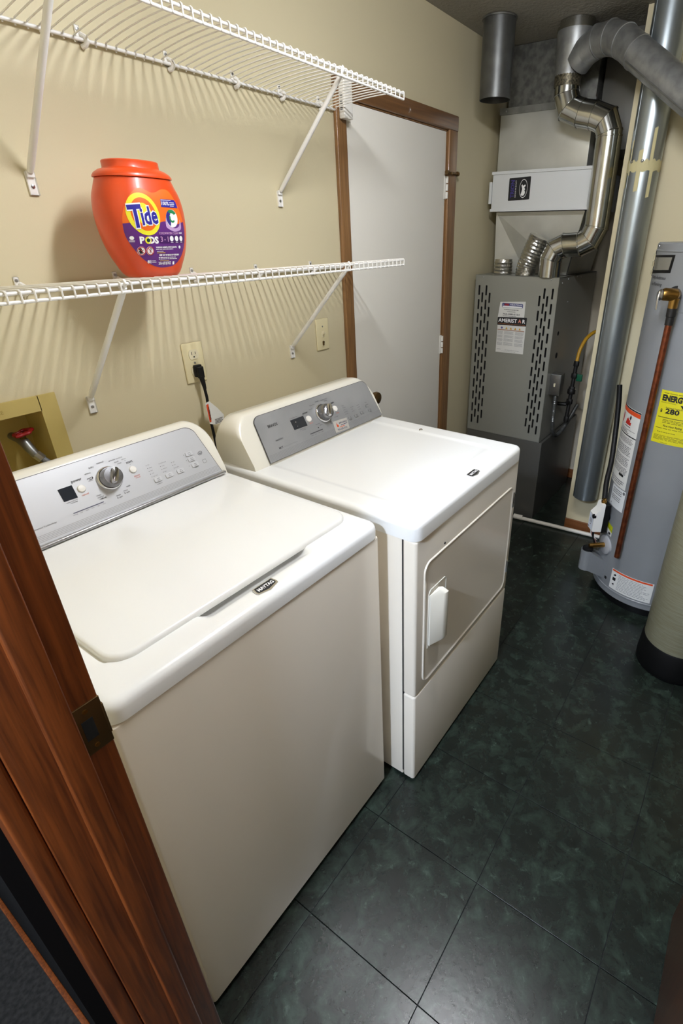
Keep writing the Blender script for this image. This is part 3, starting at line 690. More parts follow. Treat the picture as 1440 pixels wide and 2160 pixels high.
# ================================================================== WIRE SHELVES
def wire_shelf(label, zr, zf_end, slope, xe, braces, clips, brace_flat, sagk):
    S = .0254; yF = -.318; lip = .0214
    xs = [xe - i * S for i in range(64) if xe - i * S > -.222]
    t = thing('wire_shelf', label, 'wire shelf', ((xe - .2) / 2, -.16, zr), 'white wire shelves above the machines')
    zf = lambda x: zf_end + slope * (xe - x)
    for x in xs:
        z1 = zf(x); P = [(x, -.006, zr - .012), (x, -.0065, zr - .003), (x, -.010, zr + .001)]
        for k in range(1, 8):
            s_ = k / 8; P.append((x, lerp(-.010, yF + .004, s_), lerp(zr + .001, z1, s_) + sagk * math.sin(PI * s_)))
        P += [(x, yF + .004, z1), (x, yF, z1 - .003), (x, yF, z1 - lip - .002)]
        obj('wire', G().tube(P, .0019, 6), wire_m, t)
    xa, xb = xe + .004, -.224
    g = G().tube([(xb, -.0105, zr - .006), (xa, -.0105, zr - .006)], .0040, 10); obj('rear_rod', g, wire_m, t)
    g = G().tube([(xb, yF + .007, zf(xb) - .0052), (xa, yF + .007, zf(xa) - .0052)], .0036, 10); obj('front_rod', g, wire_m, t)
    g = G().tube([(xb, yF + .004, zf(xb) - lip), (xa, yF + .004, zf(xa) - lip)], .0036, 10); obj('lip_rod', g, wire_m, t)
    for cx in clips:
        g = G(); g.rbox(cx - .006, cx + .006, -.004, 0, zr - .01, zr + .022, r=.004, e=.001)
        g.tube([(cx + .006, -.003, zr + .006), (cx + .010, -.014, zr + .0), (cx + .011, -.018, zr - .008), (cx + .008, -.012, zr - .016), (cx + .004, -.003, zr - .018)], .0055, 8)
        c = obj('wall_clip', g, plast_w, t)
        obj('screw', G().lathe([(.004, 0), (.0038, .0015), (.0015, .002)], (cx, -.004, zr + .014), (0, -1, 0), 10), steel_m, c)
    for bx, fz in braces:
        top = (bx, yF + .010, zf(bx) - .012); foot = (bx, -.006, fz)
        d = (Vector(foot) - Vector(top)).normalized()
        g = G(); g.tube([top, Vector(top) + d * .03, Vector(foot) - d * .025, Vector(foot) - d * .006], [.0062, .0075, .0078, .0066], 10)
        g.rbox(bx - .0105, bx + .0105, -.0032, 0, fz - .044, fz + .004, r=.006, e=.001, axis='z')
        g.rbox(bx - .009, bx + .009, -.010, -.001, fz - .008, fz + .006, r=.003, e=.002)
        g.tube([Vector(top), (bx, yF + .001, zf(bx) - .004), (bx, yF + .006, zf(bx) + .0022), (bx, yF + .016, zf(bx) - .002)], .0035, 8)
        b = obj('support_brace', g, wire_m, t)
        obj('screw', G().lathe([(.0045, 0), (.0042, .0018), (.0015, .0026)], (bx, -.0032, fz - .026), (0, -1, 0), 12), steel_m, b)
    return t
CL = [.02, .253, .486, .720, .946, 1.139, 1.33]
wire_shelf('upper white wire shelf under the ceiling, empty', 2.127, 2.142, .0127, 1.413, [(.290, 1.835), (1.096, 1.840)], CL, 0, .006)
wire_shelf('lower white wire shelf with the orange tub on it', 1.594, 1.626, -.0116, 1.413, [(.283, 1.297), (1.084, 1.314)], [.192, .438, .686, .947, 1.225], 0, .003)

# ================================================================== DETERGENT TUB
BX, BY = .449, -.165
ZS = [1.610, 1.614, 1.64, 1.67, 1.71, 1.75, 1.79, 1.815, 1.827]; AS = [.058, .064, .080, .093, .102, .105, .100, .090, .085]; BS = [.048, .053, .064, .073, .079, .080, .077, .071, .068]
def spl(z, T):
    if z <= ZS[0]: return T[0]
    for i in range(len(ZS) - 1):
        if z <= ZS[i + 1]:
            t = (z - ZS[i]) / (ZS[i + 1] - ZS[i]); p0 = T[max(i - 1, 0)]; p1 = T[i]; p2 = T[i + 1]; p3 = T[min(i + 2, len(T) - 1)]
            h0 = ZS[i] - ZS[max(i - 1, 0)] or 1; h1 = ZS[i + 1] - ZS[i]; h2 = (ZS[min(i + 2, len(T) - 1)] - ZS[i + 1]) or 1
            m1 = .5 * ((p1 - p0) / h0 * (i > 0) + (p2 - p1) / h1 * (2 if i == 0 else 1)); m2 = .5 * ((p3 - p2) / h2 + (p2 - p1) / h1) if i + 2 < len(T) else (p2 - p1) / h1
            t2, t3 = t * t, t * t * t
            return p1 * (2 * t3 - 3 * t2 + 1) + m1 * h1 * (t3 - 2 * t2 + t) + p2 * (-2 * t3 + 3 * t2) + m2 * h1 * (t3 - t2)
    return T[-1]
def oval(a, b, z, n=48, ex=2.5):
    out = []
    for k in range(n):
        t = 2 * PI * k / n; c, s_ = math.cos(t), math.sin(t)
        out.append((BX + a * math.copysign(abs(c) ** (2 / ex), c), BY + b * math.copysign(abs(s_) ** (2 / ex), s_), z))
    return out
tub = thing('detergent_tub', 'orange red tub of laundry pods on the lower wire shelf', 'detergent tub', (BX, BY, 1.610))
zz = [1.610, 1.6105, 1.613] + [1.62 + .205 * k / 22 for k in range(23)] + [1.827]
R = [oval(spl(1.610, AS) - .004, spl(1.610, BS) - .004, 1.610)] + [oval(spl(z, AS), spl(z, BS), z) for z in zz[1:]]
obj('body', G().rings(R), red_m, tub)
R = [oval(.083, .066, 1.8275), oval(.0885, .0715, 1.8285), oval(.0885, .0715, 1.832), oval(.084, .068, 1.838), oval(.074, .060, 1.8445), oval(.064, .053, 1.8475), oval(.0625, .052, 1.8495), oval(.0625, .052, 1.862), oval(.060, .0495, 1.8645), oval(.054, .044, 1.865), oval(.052, .042, 1.863)]
obj('lid', G().rings(R), red_m, tub)
def fb(u, v, l):
    a = spl(v, AS); b = spl(v, BS); t = min(.995, abs(u) / a)
    return (BX + u, BY - b * (1 - t ** 2.5) ** .4 - l, v)
OUT = [(-.0356, 1.8049), (-.0219, 1.8016), (-.0102, 1.7968), (.0031, 1.7979), (.0140, 1.8025), (.0252, 1.8054), (.0421, 1.8023), (.054, 1.7839), (.0663, 1.7563), (.0721, 1.7254), (.0690, 1.6936), (.0545, 1.6616), (.030, 1.6391), (-.0002, 1.6332), (-.0267, 1.6365), (-.0534, 1.653), (-.0731, 1.6795), (-.0836, 1.705), (-.085, 1.7319), (-.0802, 1.7563), (-.0675, 1.7806), (-.0507, 1.7982)]
def smooth_loop(P, k=4):
    n = len(P); out = []
    for i in range(n):
        p0, p1, p2, p3 = P[i - 1], P[i], P[(i + 1) % n], P[(i + 2) % n]
        for q in range(k):
            t = q / k
            out.append(tuple(.5 * ((2 * p1[c]) + (-p0[c] + p2[c]) * t + (2 * p0[c] - 5 * p1[c] + 4 * p2[c] - p3[c]) * t * t + (-p0[c] + 3 * p1[c] - 3 * p2[c] + p3[c]) * t ** 3) for c in (0, 1)))
    return out
LO = smooth_loop(OUT); LSTEP = .007
org = mat('label orange', (240, 110, 24), .45); pur = mat('label purple', (94, 38, 122), .45); yel = mat('label yellow', (238, 228, 50), .45); blu = mat('label blue', (42, 36, 150), .45)
lb = Print(fb, .0004, LSTEP).poly(LO).build('label', org, tub); lb['label'] = 'printed orange and purple front label'
# purple lower half, clipped from the outline
def wave(u): return 1.7335 + .003 * math.sin(u * 95 + .6) - .004 * math.exp(-((u + .04) / .03) ** 2)
low = []; 
n_ = len(LO)
inside = [p[1] < wave(p[0]) for p in LO]
s0 = next(i for i in range(n_) if inside[i] and not inside[i - 1])
k = s0
while inside[k % n_]: low.append(LO[k % n_]); k += 1
uR, uL = low[0][0], low[-1][0]
top_w = [(lerp(uL, uR, q / 24), wave(lerp(uL, uR, q / 24))) for q in range(25)]
Print(fb, .0007, LSTEP).poly(low + top_w).build('purple_field', pur, tub)
cU, cV, ti = -.0385, 1.7503, .12
Print(fb, .0010, LSTEP).disc(cU, cV, .0375, .0448, 48, tilt=ti).build('ring', yel, tub)
Print(fb, .0013, LSTEP).disc(cU, cV, .0285, .035, 40, tilt=ti).build('ring_inner', mat('label deep orange', (238, 104, 22), .45), tub)
Print(fb, .0016, LSTEP).disc(cU, cV, .0185, .024, 36, tilt=ti).build('bullseye', yel, tub)
for nm, m_, bold, lf in (('wordmark_outline', white_print, .075, .0019), ('wordmark', blu, .03, .0022)):
    pt = Print(fb, lf, LSTEP)
    pt.text('T', -.0545, 1.7240, .0455, width=.0285 + bold * .045, bold=bold, shear=.12, rot=.10).text('ide', -.0270, 1.7305, .0360, width=.0395 + bold * .045, bold=bold, shear=.12, rot=.10)
    pt.build(nm, m_, tub)
wp = Print(fb, .0013, LSTEP); wp.text('P', -.0535, 1.6885, .0140, bold=.05).text('DS', -.0265, 1.6885, .0140, bold=.05).text('100%', .0215, 1.7715, .0078, width=.021, bold=.015)
Print(fb, .0010, LSTEP).poly([(.0085, 1.7670), (.0590, 1.7668), (.0555, 1.7800), (.0510, 1.7838), (.0105, 1.7838)]).build('banner', blu, tub)
wp.rect(.0110, .040, 1.7815, 1.7826).block(.034, .050, 1.7685, 1.7790, 3, seed=3)
Print(fb, .0013, LSTEP).disc(-.0398, 1.6950, .0075, .0080, 22).build('pod_ring', yel, tub); Print(fb, .0016, LSTEP).disc(-.0398, 1.6950, .0042, 18).build('pod_dot', mat('label dark green', (14, 60, 50), .45), tub)
# swirl capsule
Print(fb, .0010, LSTEP).poly(smooth_loop([(.012, 1.726), (.015, 1.744), (.019, 1.735), (.024, 1.729), (.033, 1.722), (.046, 1.723), (.054, 1.729), (.058, 1.741), (.060, 1.728), (.055, 1.718), (.035, 1.714), (.020, 1.719)], 3)).build('splash', mat('label lilac', (196, 160, 206), .45), tub)
Print(fb, .0013, LSTEP).disc(.0330, 1.7430, .0175, .0200, 28, tilt=-.3).build('capsule', white_print, tub)
def arc_blob(cu, cv, r0, r1, a0, a1, n=10):
    o_ = [(cu + r0 * math.cos(math.radians(lerp(a0, a1, k / n))), cv + r0 * 1.1 * math.sin(math.radians(lerp(a0, a1, k / n)))) for k in range(n + 1)]
    i_ = [(cu + r1 * math.cos(math.radians(lerp(a0, a1, k / n))), cv + r1 * 1.1 * math.sin(math.radians(lerp(a0, a1, k / n)))) for k in range(n, -1, -1)]
    return o_ + i_[1:-1]
Print(fb, .0016, LSTEP).poly(arc_blob(.033, 1.743, .0172, .0085, 100, 245)).build('capsule_blue', mat('label navy', (46, 42, 130), .4), tub)
Print(fb, .0017, LSTEP).poly(arc_blob(.033, 1.743, .0176, .0105, 35, 125)).poly(arc_blob(.033, 1.743, .0085, .0045, 130, 330)).build('capsule_green', mat('label green', (36, 132, 80), .4), tub)
Print(fb, .0012, LSTEP).rect(-.0125, .0650, 1.6885, 1.7060).build('claim_strip', mat('label dark purple', (66, 24, 92), .45), tub)
lp = Print(fb, .0015, LSTEP).text('COLDWATER CLEAN', .0170, 1.7082, .0048, width=.056, bold=.01).text('3', -.0060, 1.6915, .0118).text('1', .0118, 1.6915, .0118).text('IN', .0030, 1.6945, .0030)
lp.build('pink_lettering', mat('label pink', (214, 170, 206), .45), tub)
for u in (.0226, .0380, .0535): wp.disc(u, 1.6985, .0056, .0062, 18); wp.rect(u - .004, u + .004, 1.6895, 1.6905)
wp.block(.0485, .0600, 1.7085, 1.7140, 2, seed=8).disc(-.0735, 1.7000, .0042, 14).block(-.0790, -.0670, 1.6905, 1.6950, 2, seed=9).disc(.0455, 1.6790, .0035, 14)
wp.text('WARNING: HARMFUL IF PUT IN MOUTH', .0060, 1.6775, .0034, width=.0590, bold=.05).block(-.0240, .0330, 1.6735, 1.6765, 1, seed=5).block(-.0215, .0000, 1.6690, 1.6720, 1, seed=6)
wp.text('KEEP OUT OF REACH OF CHILDREN', .0130, 1.6600, .0034, width=.0580, bold=.05).block(-.0180, .0360, 1.6510, 1.6580, 2, seed=7)
wp.text('81', -.0410, 1.6440, .0068, bold=.04).block(-.0345, -.0235, 1.6445, 1.6505, 2, seed=2).text('2.01 kg (4.37 LB) 70 OZ', -.0015, 1.6400, .0062, width=.0340, bold=.03).rect(.0210, .0262, 1.6390, 1.6460)
wp.build('white_lettering', white_print, tub)
Print(fb, .0015, LSTEP).block(-.0215, .0030, 1.6655, 1.6685, 1, seed=11).block(-.0150, .0140, 1.6470, 1.6500, 1, seed=12).build('yellow_lettering', mat('label amber', (232, 196, 60), .45), tub)
for u in (-.0571, -.0380):
    Print(fb, .0012, LSTEP).disc(u, 1.6718, .0092, .0100, 24).build('warning_sign', white_print, tub)
    Print(fb, .0020, LSTEP).disc(u, 1.6718, .0088, .0096, 24, hole=.82).line(u - .0055, 1.6785, u + .0055, 1.6652, .0013).build('warning_ring', mat('label red', (176, 26, 34), .45), tub)
Print(fb, .0016, LSTEP).disc(-.0595, 1.6752, .0030, 12).poly([(-.063, 1.672), (-.057, 1.673), (-.0545, 1.666), (-.0605, 1.6655)]).line(-.0575, 1.671, -.0535, 1.674, .0014).disc(-.0365, 1.6755, .0022, .0026, 10, hole=.6).line(-.0368, 1.6735, -.0392, 1.6668, .0013).build('warning_icon', blk_print, tub)

# ================================================================== WALL FITTINGS
# outlet with the black plug
ot = thing('wall_outlet', 'almond duplex outlet with a black plug between the machines', 'outlet', (.636, 0, 1.268))
obj('cover_plate', G().rbox(.597, .674, -.006, 0, 1.268, 1.396, r=.004, e=.0025), plate_m, ot)
def recept(zc):
    n = 24; P = []
    for k in range(n):
        t = 2 * PI * k / n; P.append((.6355 + .0185 * math.cos(t), max(-.0155, min(.0155, .0205 * math.sin(t)))))
    r = obj('receptacle', G().prism([(u, -.0062, zc + v) for u, v in P], (0, -.0022, 0)), mat('ivory plastic', (226, 216, 184), .35), ot)
    g = G(); g.box(.6275, .6295, -.0088, -.0080, zc - .001, zc + .009); g.box(.6410, .6428, -.0088, -.0080, zc, zc + .008); g.cyl((.6355, -.0080, zc - .0075), (.6355, -.0089, zc - .0075), .0027, n=10)
    obj('slot', g, slot_m, r)
recept(1.359); recept(1.305)
obj('screw', G().lathe([(.0036, 0), (.0034, .001), (.001, .0016)], (.6355, -.006, 1.332), (0, -1, 0), 12), steel_m, ot)
pc = thing('power_cord', 'black power cord hanging from the wall outlet', 'power cord', (.636, -.03, 1.05))
g = G(); g.rbox(.622, .650, -.022, -.0085, 1.288, 1.326, r=.005, e=.002); g.rbox(.625, .647, -.034, -.020, 1.284, 1.322, r=.005, e=.003)
g.tube([(.636, -.027, 1.29), (.637, -.030, 1.268), (.638, -.032, 1.248)], [.009, .0075, .0055], 10); obj('plug', g, black_m, pc)
obj('cable', G().tube([(.637, -.031, 1.255), (.638, -.034, 1.22), (.632, -.040, 1.18), (.630, -.045, 1.13), (.630, -.050, 1.06), (.632, -.055, .95), (.62, -.06, .80)], .0048, 8), black_m, pc)
g = G(); f = on_plane((.614, -.052, 1.207), (.9, .12, -.02), (.08, .02, 1))
tagp = obj('warning_tag', slab_on(f, [(0, 0), (.019, .003), (.052, -.028), (.078, -.058), (.074, -.085), (.030, -.080), (.010, -.072)], .0008), mat('tag paper', (226, 226, 222), .55), pc); tagp['label'] = 'folded white warning tag with an orange strip'
Print(f, .0014).poly([(.003, -.006), (.013, -.004), (.018, -.066), (.010, -.068)]).build('tag_strip', orange_p, tagp)
Print(f, .0018).text('WARNING', .0105, -.0370, .0065, width=.046, bold=.03, rot=math.radians(-84)).block(.034, .072, -.080, -.062, 4, seed=21).build('tag_lettering', blk_print, tagp)
# switch
sw = thing('light_switch', 'almond toggle switch plate left of the white door', 'light switch', (1.266, 0, 1.273))
obj('cover_plate', G().rbox(1.228, 1.304, -.006, 0, 1.273, 1.399, r=.004, e=.0025), plate_m, sw)
g = G(); g.rbox(1.260, 1.272, -.0075, -.005, 1.325, 1.349, r=.002, e=.001); R = [[(1.262, -.006, 1.333), (1.270, -.006, 1.333), (1.270, -.006, 1.343), (1.262, -.006, 1.343)], [(1.263, -.019, 1.341), (1.269, -.019, 1.341), (1.269, -.017, 1.347), (1.263, -.017, 1.347)]]
g.rings(R); obj('toggle', g, mat('ivory plastic', (226, 216, 184), .35), sw)
obj('screw', G().lathe([(.0036, 0), (.0034, .001), (.001, .0016)], (1.266, -.006, 1.368), (0, -1, 0), 12), steel_m, sw)
g = G(); g.lathe([(.0055, 0), (.005, .003), (.002, .004)], (1.266, -.006, 1.305), (0, -1, 0), 14); g.rbox(1.2585, 1.2665, -.012, -.008, 1.2935, 1.3085, r=.002, e=.001); obj('lower_screw', g, oldbrass, sw)
# recessed valve box
vb = thing('valve_box', 'yellowed recessed washer valve box in the wall at left', 'valve box', (.04, 0, 1.10))
g = G(); FX0, FX1, FZ0, FZ1 = -.115, .197, 1.06, 1.333
for a in ((FX0, VX0 + .002, FZ0, FZ1), (VX1 - .002, FX1, FZ0, FZ1), (VX0, VX1, VZ1 - .002, FZ1), (VX0, VX1, FZ0, VZ0 + .002)): g.box(a[0], a[1], -.006, .0005, a[2], a[3])
fo = obj('flange', g, box_y, vb, smooth=0)
Print(on_plane((.060, -.006, 1.306), (1, 0, 0), (0, 0, 1)), .0004).text('ICE', 0, 0, .009).build('embossed_lettering', mat('shaded yellow plastic', (160, 138, 66), .5), vb)
g = G(); g.box(VX0, VX1, .108, .112, VZ0, VZ1); g.box(VX0, VX0 + .002, 0, .11, VZ0, VZ1); g.box(VX1 - .002, VX1, 0, .11, VZ0, VZ1); g.box(VX0, VX1, 0, .11, VZ0, VZ0 + .002); g.box(VX0, VX1, 0, .11, VZ1 - .002, VZ1)
obj('recess', g, box_y, vb, smooth=0)
v_ = obj('valve', G().tube([(.104, .108, 1.215), (.108, .07, 1.212), (.108, .045, 1.208), (.111, .03, 1.19), (.117, .022, 1.172)], [.010, .012, .013, .012, .011], 12), galv_m, vb)
g = G(); g.cyl((.108, .045, 1.210), (.109, .040, 1.232), .006, n=10); obj('valve_stem', g, oldbrass, v_)
g = G(); hc = Vector((.110, .038, 1.236)); ring = [hc + Vector((.021 * math.cos(t) * (1 + .14 * math.cos(5 * t)), .016 * math.sin(t) * (1 + .14 * math.cos(5 * t)), .004 * math.cos(t))) for t in [2 * PI * k / 30 for k in range(30)]]
gg = G(); gg.tube([tuple(p) for p in ring] + [tuple(ring[0])], .0045, 8); gg.rbox(.094, .126, .034, .042, 1.233, 1.238, r=.002, e=.001); gg.rbox(.106, .114, .024, .052, 1.233, 1.238, r=.002, e=.001); obj('valve_handle', gg, redh_m, v_)
sh = thing('supply_hose', 'grey water hose from the red handled valve', 'hose', (.12, 0, 1.1))
obj('coupling', G().lathe([(.013, 0), (.013, .020), (.009, .022)], (.117, .024, 1.176), (.45, -.35, -.75), 8), steel_m, sh)
obj('tube', G().tube([(.124, .016, 1.164), (.136, .004, 1.146), (.146, -.012, 1.12), (.15, -.04, 1.08), (.14, -.07, .98), (.12, -.08, .8)], .0085, 10), hose_g, sh)
# small nail holes are left out; a white drain pipe runs along the floor in front of the furnace
dp = thing('drain_pipe', 'white plastic drain pipe lying on the floor before the furnace', 'pipe', (2.56, -.72, 0))
obj('tube', G().tube([(2.545, -.47, .014), (2.565, -.70, .014), (2.585, -.96, .014), (2.60, -1.15, .014)], .0125, 14), pvc_m, dp)
obj('end_cap', G().cyl((2.543, -.455, .018), (2.549, -.515, .018), .0175, n=16), pvc_m, dp)

# ================================================================== FURNACE AND DUCTS
FX, FY0, FY1, FXB, FZT = 2.60, -.545, -.040, 3.33, 1.500
fu = thing('furnace', 'tall grey gas furnace with slotted front panel in the alcove', 'furnace', (2.95, -.30, 0))
obj('base_cabinet', G().rbox(FX + .004, FXB, FY0 - .018, FY1 + .002, 0, .540, r=.004, e=.002), furn_d, fu)
g = G(); g.box(FX + .024, FXB, FY0, FY0 + .003, .542, FZT); g.box(FX + .024, FXB, FY1 - .003, FY1, .542, FZT); g.box(FXB - .003, FXB, FY0, FY1, .542, FZT); g.box(FX + .002, FXB, FY0, FY1, FZT - .003, FZT); g.box(FX + .002, FXB, FY0, FY1, .542, .545)
obj('side_casing', g, furn_m, fu, smooth=0)
obj('dark_backing', G().box(FX + .03, FX + .034, FY0 + .01, FY1 - .01, .56, FZT - .02), slot_m, fu)  # black sheet added behind the slots to stand for the dark inside
# front panel with real slots
slots = []
for ys, lows in (((-.067, -.089, -.113, -.136), (0, 1, 0, 1)), ((-.445, -.470, -.490, -.517), (1, 0, 1, 0))):
    for yc, lo in zip(ys, lows):
        for k in range(11):
            zt = 1.445 - k * .0795 - (.040 if lo else 0)
            if zt - .058 > .575: slots.append((yc, zt - .058, zt))
pts = [(FY0, .546), (FY1, .546), (FY1, FZT), (FY0, FZT)]; edges = [(0, 1), (1, 2), (2, 3), (3, 0)]
for yc, z0, z1 in slots:
    b0 = len(pts); w2 = .0055
    pts += [(yc - w2, z0 + .003), (yc, z0), (yc + w2, z0 + .003), (yc + w2, z1 - .003), (yc, z1), (yc - w2, z1 - .003)]; edges += [(b0 + k, b0 + (k + 1) % 6) for k in range(6)]
vo, eo, fo_, _, _, _ = delaunay_2d_cdt([Vector(p) for p in pts], edges, [], 1, 1e-6)
keep = []
for f in fo_:
    cy = sum(vo[i].x for i in f) / len(f); cz = sum(vo[i].y for i in f) / len(f)
    if not any(abs(cy - yc) < .0055 and z0 < cz < z1 for yc, z0, z1 in slots): keep.append(tuple(f))
g = G(); g.add([(FX, p.x, p.y) for p in vo], keep)
fp_o = obj('front_panel', g, furn_m, fu, smooth=0)
g = G()
for y in (FY0, FY1): g.box(FX, FX + .022, y - .001, y + .001, .546, FZT)
g.box(FX, FX + .022, FY0, FY1, FZT - .001, FZT + .001); g.box(FX, FX + .022, FY0, FY1, .545, .547)
obj('panel_return', g, furn_m, fu, smooth=0)
slip = None
for yc, z0, z1 in slots:     # pressed lip of every louvre slot
    if slip is None:
        P = [(-.0055, .003), (0, 0), (.0055, .003), (.0055, .055), (0, .058), (-.0055, .055)]
        g = G(); g.rings([[(0, u, v) for u, v in P], [(.010, u * .95, v) for u, v in P]], False, False); o = obj('slot_lip', g, furn_d, fu, loc=(FX, yc, z0)); slip = o.data
    else: obj('slot_lip', None, None, fu, mesh=slip, loc=(FX, yc, z0))
# stickers
ff = on_plane((FX - .0006, 0, 0), (0, -1, 0), (0, 0, 1))        # u runs to the right, so u = -y
s1 = obj('service_sticker', slab_on(ff, [(.200, 1.272), (.366, 1.280), (.366, 1.368), (.210, 1.358)], .0006), oldwhite, fu); s1['label'] = 'white service sticker above the black brand plate'
a = Print(ff, .0010); a.rrect(.222, .352, 1.329, 1.354, .006); a.build('sticker_banner', mat('navy sticker ink', (70, 76, 128), .5), s1)
a = Print(ff, .0013); a.rect(.237, .266, 1.340, 1.351); a.build('sticker_red', mat('crimson sticker ink', (150, 34, 52), .5), s1)
a = Print(ff, .0014); a.rrect(.226, .348, 1.3305, 1.3385, .003).text('HEATING', .310, 1.343, .0065, width=.074, bold=.02).text('A', .230, 1.3435, .005); a.build('sticker_white', white_print, s1)
a = Print(ff, .0012); a.block(.238, .328, 1.314, 1.3215, 1, seed=31).block(.256, .310, 1.304, 1.310, 1, seed=32).text('763-448-6164', .284, 1.2895, .0085, width=.106, bold=.03).block(.232, .330, 1.280, 1.285, 1, seed=33); a.build('sticker_lettering', grey_print, s1)
s2 = obj('rating_label', slab_on(ff, [(.203, 1.070), (.381, 1.073), (.381, 1.270), (.203, 1.264)], .0006), oldwhite, fu); s2['label'] = 'white rating label with a black brand heading'
a = Print(ff, .0010); a.poly([(.201, 1.2285), (.383, 1.2325), (.384, 1.2785), (.380, 1.281), (.203, 1.2735), (.201, 1.270)]); a.build('brand_plate', blk_print, s2)
a = Print(ff, .0013); a.text('AMERIST', .265, 1.2475, .0200, width=.118, bold=.025, rot=.012).text('R', .367, 1.2490, .0200, bold=.025, rot=.012); a.build('brand_lettering', white_print, s2)
a = Print(ff, .0013); a.text('A', .341, 1.2490, .0200, bold=.025); a.build('brand_star', mat('salmon ink', (220, 140, 120), .5), s2)
a = Print(ff, .0012); a.block(.206, .378, 1.2345, 1.2405, 1, ragged=.02, seed=35).rect(.206, .376, 1.2010, 1.2045)
a.build('rule', mat('rust ink', (150, 92, 50), .5), s2)
a = Print(ff, .0012)
for u in (.262, .290, .318, .346): a.poly([(u - .007, 1.2075), (u + .007, 1.2080), (u, 1.2215)])
a.build('hazard_icons', mat('amber ink', (206, 158, 40), .5), s2)
Print(ff, .0012).disc(.232, 1.2145, .0062, 14).build('info_icon', mat('violet ink', (100, 92, 150), .5), s2)
a = Print(ff, .0012)
for c_, (u0, u1) in enumerate(((.207, .243), (.250, .312), (.320, .375))):
    for r_, (v0, v1) in enumerate(((1.178, 1.197), (1.158, 1.174), (1.137, 1.154), (1.113, 1.132))): a.block(u0, u1, v0, v1, 4, ragged=.12, seed=40 + c_ * 5 + r_)
a.block(.210, .238, 1.086, 1.092, 1, seed=60).block(.262, .365, 1.084, 1.090, 1, seed=61).block(.240, .360, 1.077, 1.081, 1, seed=62); a.build('fine_print', pale_print, s2)
# side details: screws, knockouts, service switch box, conduit, gas line
g = G()
for x, z in ((2.66, 1.47), (2.76, 1.485), (2.92, 1.49), (2.80, 1.36), (2.72, .95), (2.86, .60), (3.0, 1.485)): g.lathe([(.005, 0), (.004, .003), (.0015, .004)], (x, FY0, z), (0, -1, 0), 10)
obj('casing_screws', g, steel_m, fu)['kind'] = 'stuff'
g = G()
for y in (-.09, -.50): g.lathe([(.004, 0), (.0035, .002), (.001, .003)], (FX, y, FZT - .012), (-1, 0, 0), 10)
obj('panel_screws', g, steel_m, fu)['kind'] = 'stuff'
for x, z, r in ((2.70, 1.195, .012), (2.72, 1.065, .017)): obj('knockout', G().lathe([(r, 0), (r, .002), (r * .6, .0022)], (x, FY0 + .0005, z), (0, -1, 0), 18), slot_m, fu)
bxo = obj('switch_box', G().rbox(2.665, 2.735, -.610, FY0, .838, .965, r=.003, e=.002), galv_m, fu)
g = G(); g.rbox(2.661, 2.665, -.607, -.549, .842, .962, r=.002, e=.001); obj('cover', g, steel_m, bxo)
g = G(); g.rbox(2.655, 2.662, -.582, -.572, .892, .912, r=.002, e=.001); obj('toggle', g, mat('ivory plastic', (226, 216, 184), .35), bxo)
g = G()
for z in (.868, .938): g.lathe([(.004, 0), (.003, .002)], (2.661, -.577, z), (-1, 0, 0), 10)
obj('screw', g, steel_m, bxo)
def ribbed(path, r, pitch, amp, n=10):
    P = [Vector(p) for p in path]; out = []; rad = []; k = 0
    for a, b in zip(P, P[1:]):
        m = max(2, int((b - a).length / (pitch / 2)))
        for i in range(m): out.append(a.lerp(b, i / m)); rad.append(r + (amp if k % 2 else 0)); k += 1
    out.append(P[-1]); rad.append(r)
    return G().tube(out, rad, n)
def bez(P, n=8):
    P = [Vector(p) for p in P]; out = []
    for i in range(len(P) - 1):
        p0 = P[max(i - 1, 0)]; p1 = P[i]; p2 = P[i + 1]; p3 = P[min(i + 2, len(P) - 1)]
        for k in range(n):
            t = k / n; out.append(.5 * ((2 * p1) + (p2 - p0) * t + (2 * p0 - 5 * p1 + 4 * p2 - p3) * t * t + (3 * p1 - p0 - 3 * p2 + p3) * t ** 3))
    return out + [P[-1]]
obj('conduit', ribbed(bez([(2.70, -.58, .838), (2.70, -.582, .70), (2.72, -.585, .60), (2.80, -.588, .545), (2.95, -.59, .56), (3.15, -.60, .66)], 6), .011, .009, .002), galv_m, fu)
gl = thing('gas_line', 'black iron gas pipe with green handle and yellow hose beside the furnace', 'gas pipe', (2.96, -.60, .6))
gx, gy = 2.95, -.600
obj('iron_pipe', G().tube([(gx - .02, gy, .600), (gx, gy, .745), (gx + .025, gy, .93), (gx + .03, gy, .985)], .0125, 14), iron_m, gl)
for z, r in ((.62, .017), (.735, .021), (.80, .026), (.815, .021), (.90, .02), (.975, .018)):
    x = gx + (z - .745) * .13; obj('fitting', G().lathe([(r * .9, -.016), (r, -.012), (r, .012), (r * .9, .016)], (x, gy, z), (.13, 0, 1), 8), iron_m, gl)
obj('tee_branch', G().tube([(gx - .005, gy, .735), (gx - .06, gy + .01, .73), (gx - .07, gy + .055, .73)], .012, 12), iron_m, gl)
g = G(); g.rbox(gx + .018, gx + .032, gy - .052, gy - .014, .868, .912, r=.005, e=.003); obj('valve_handle', g, green_m, gl)
obj('yellow_hose', G().tube(bez([(2.98, -.60, .985), (3.00, -.605, 1.06), (3.05, -.625, 1.13), (3.12, -.665, 1.165), (3.2, -.72, 1.155), (3.24, -.745, 1.08)], 6), .011, 12), yellow_h, gl)
obj('yellow_loop', G().tube(bez([(3.24, -.745, 1.08), (3.22, -.715, .98), (3.18, -.682, .89), (3.18, -.680, .80), (3.22, -.70, .70), (3.24, -.72, .60)], 6), .011, 12), yellow_h, gl)
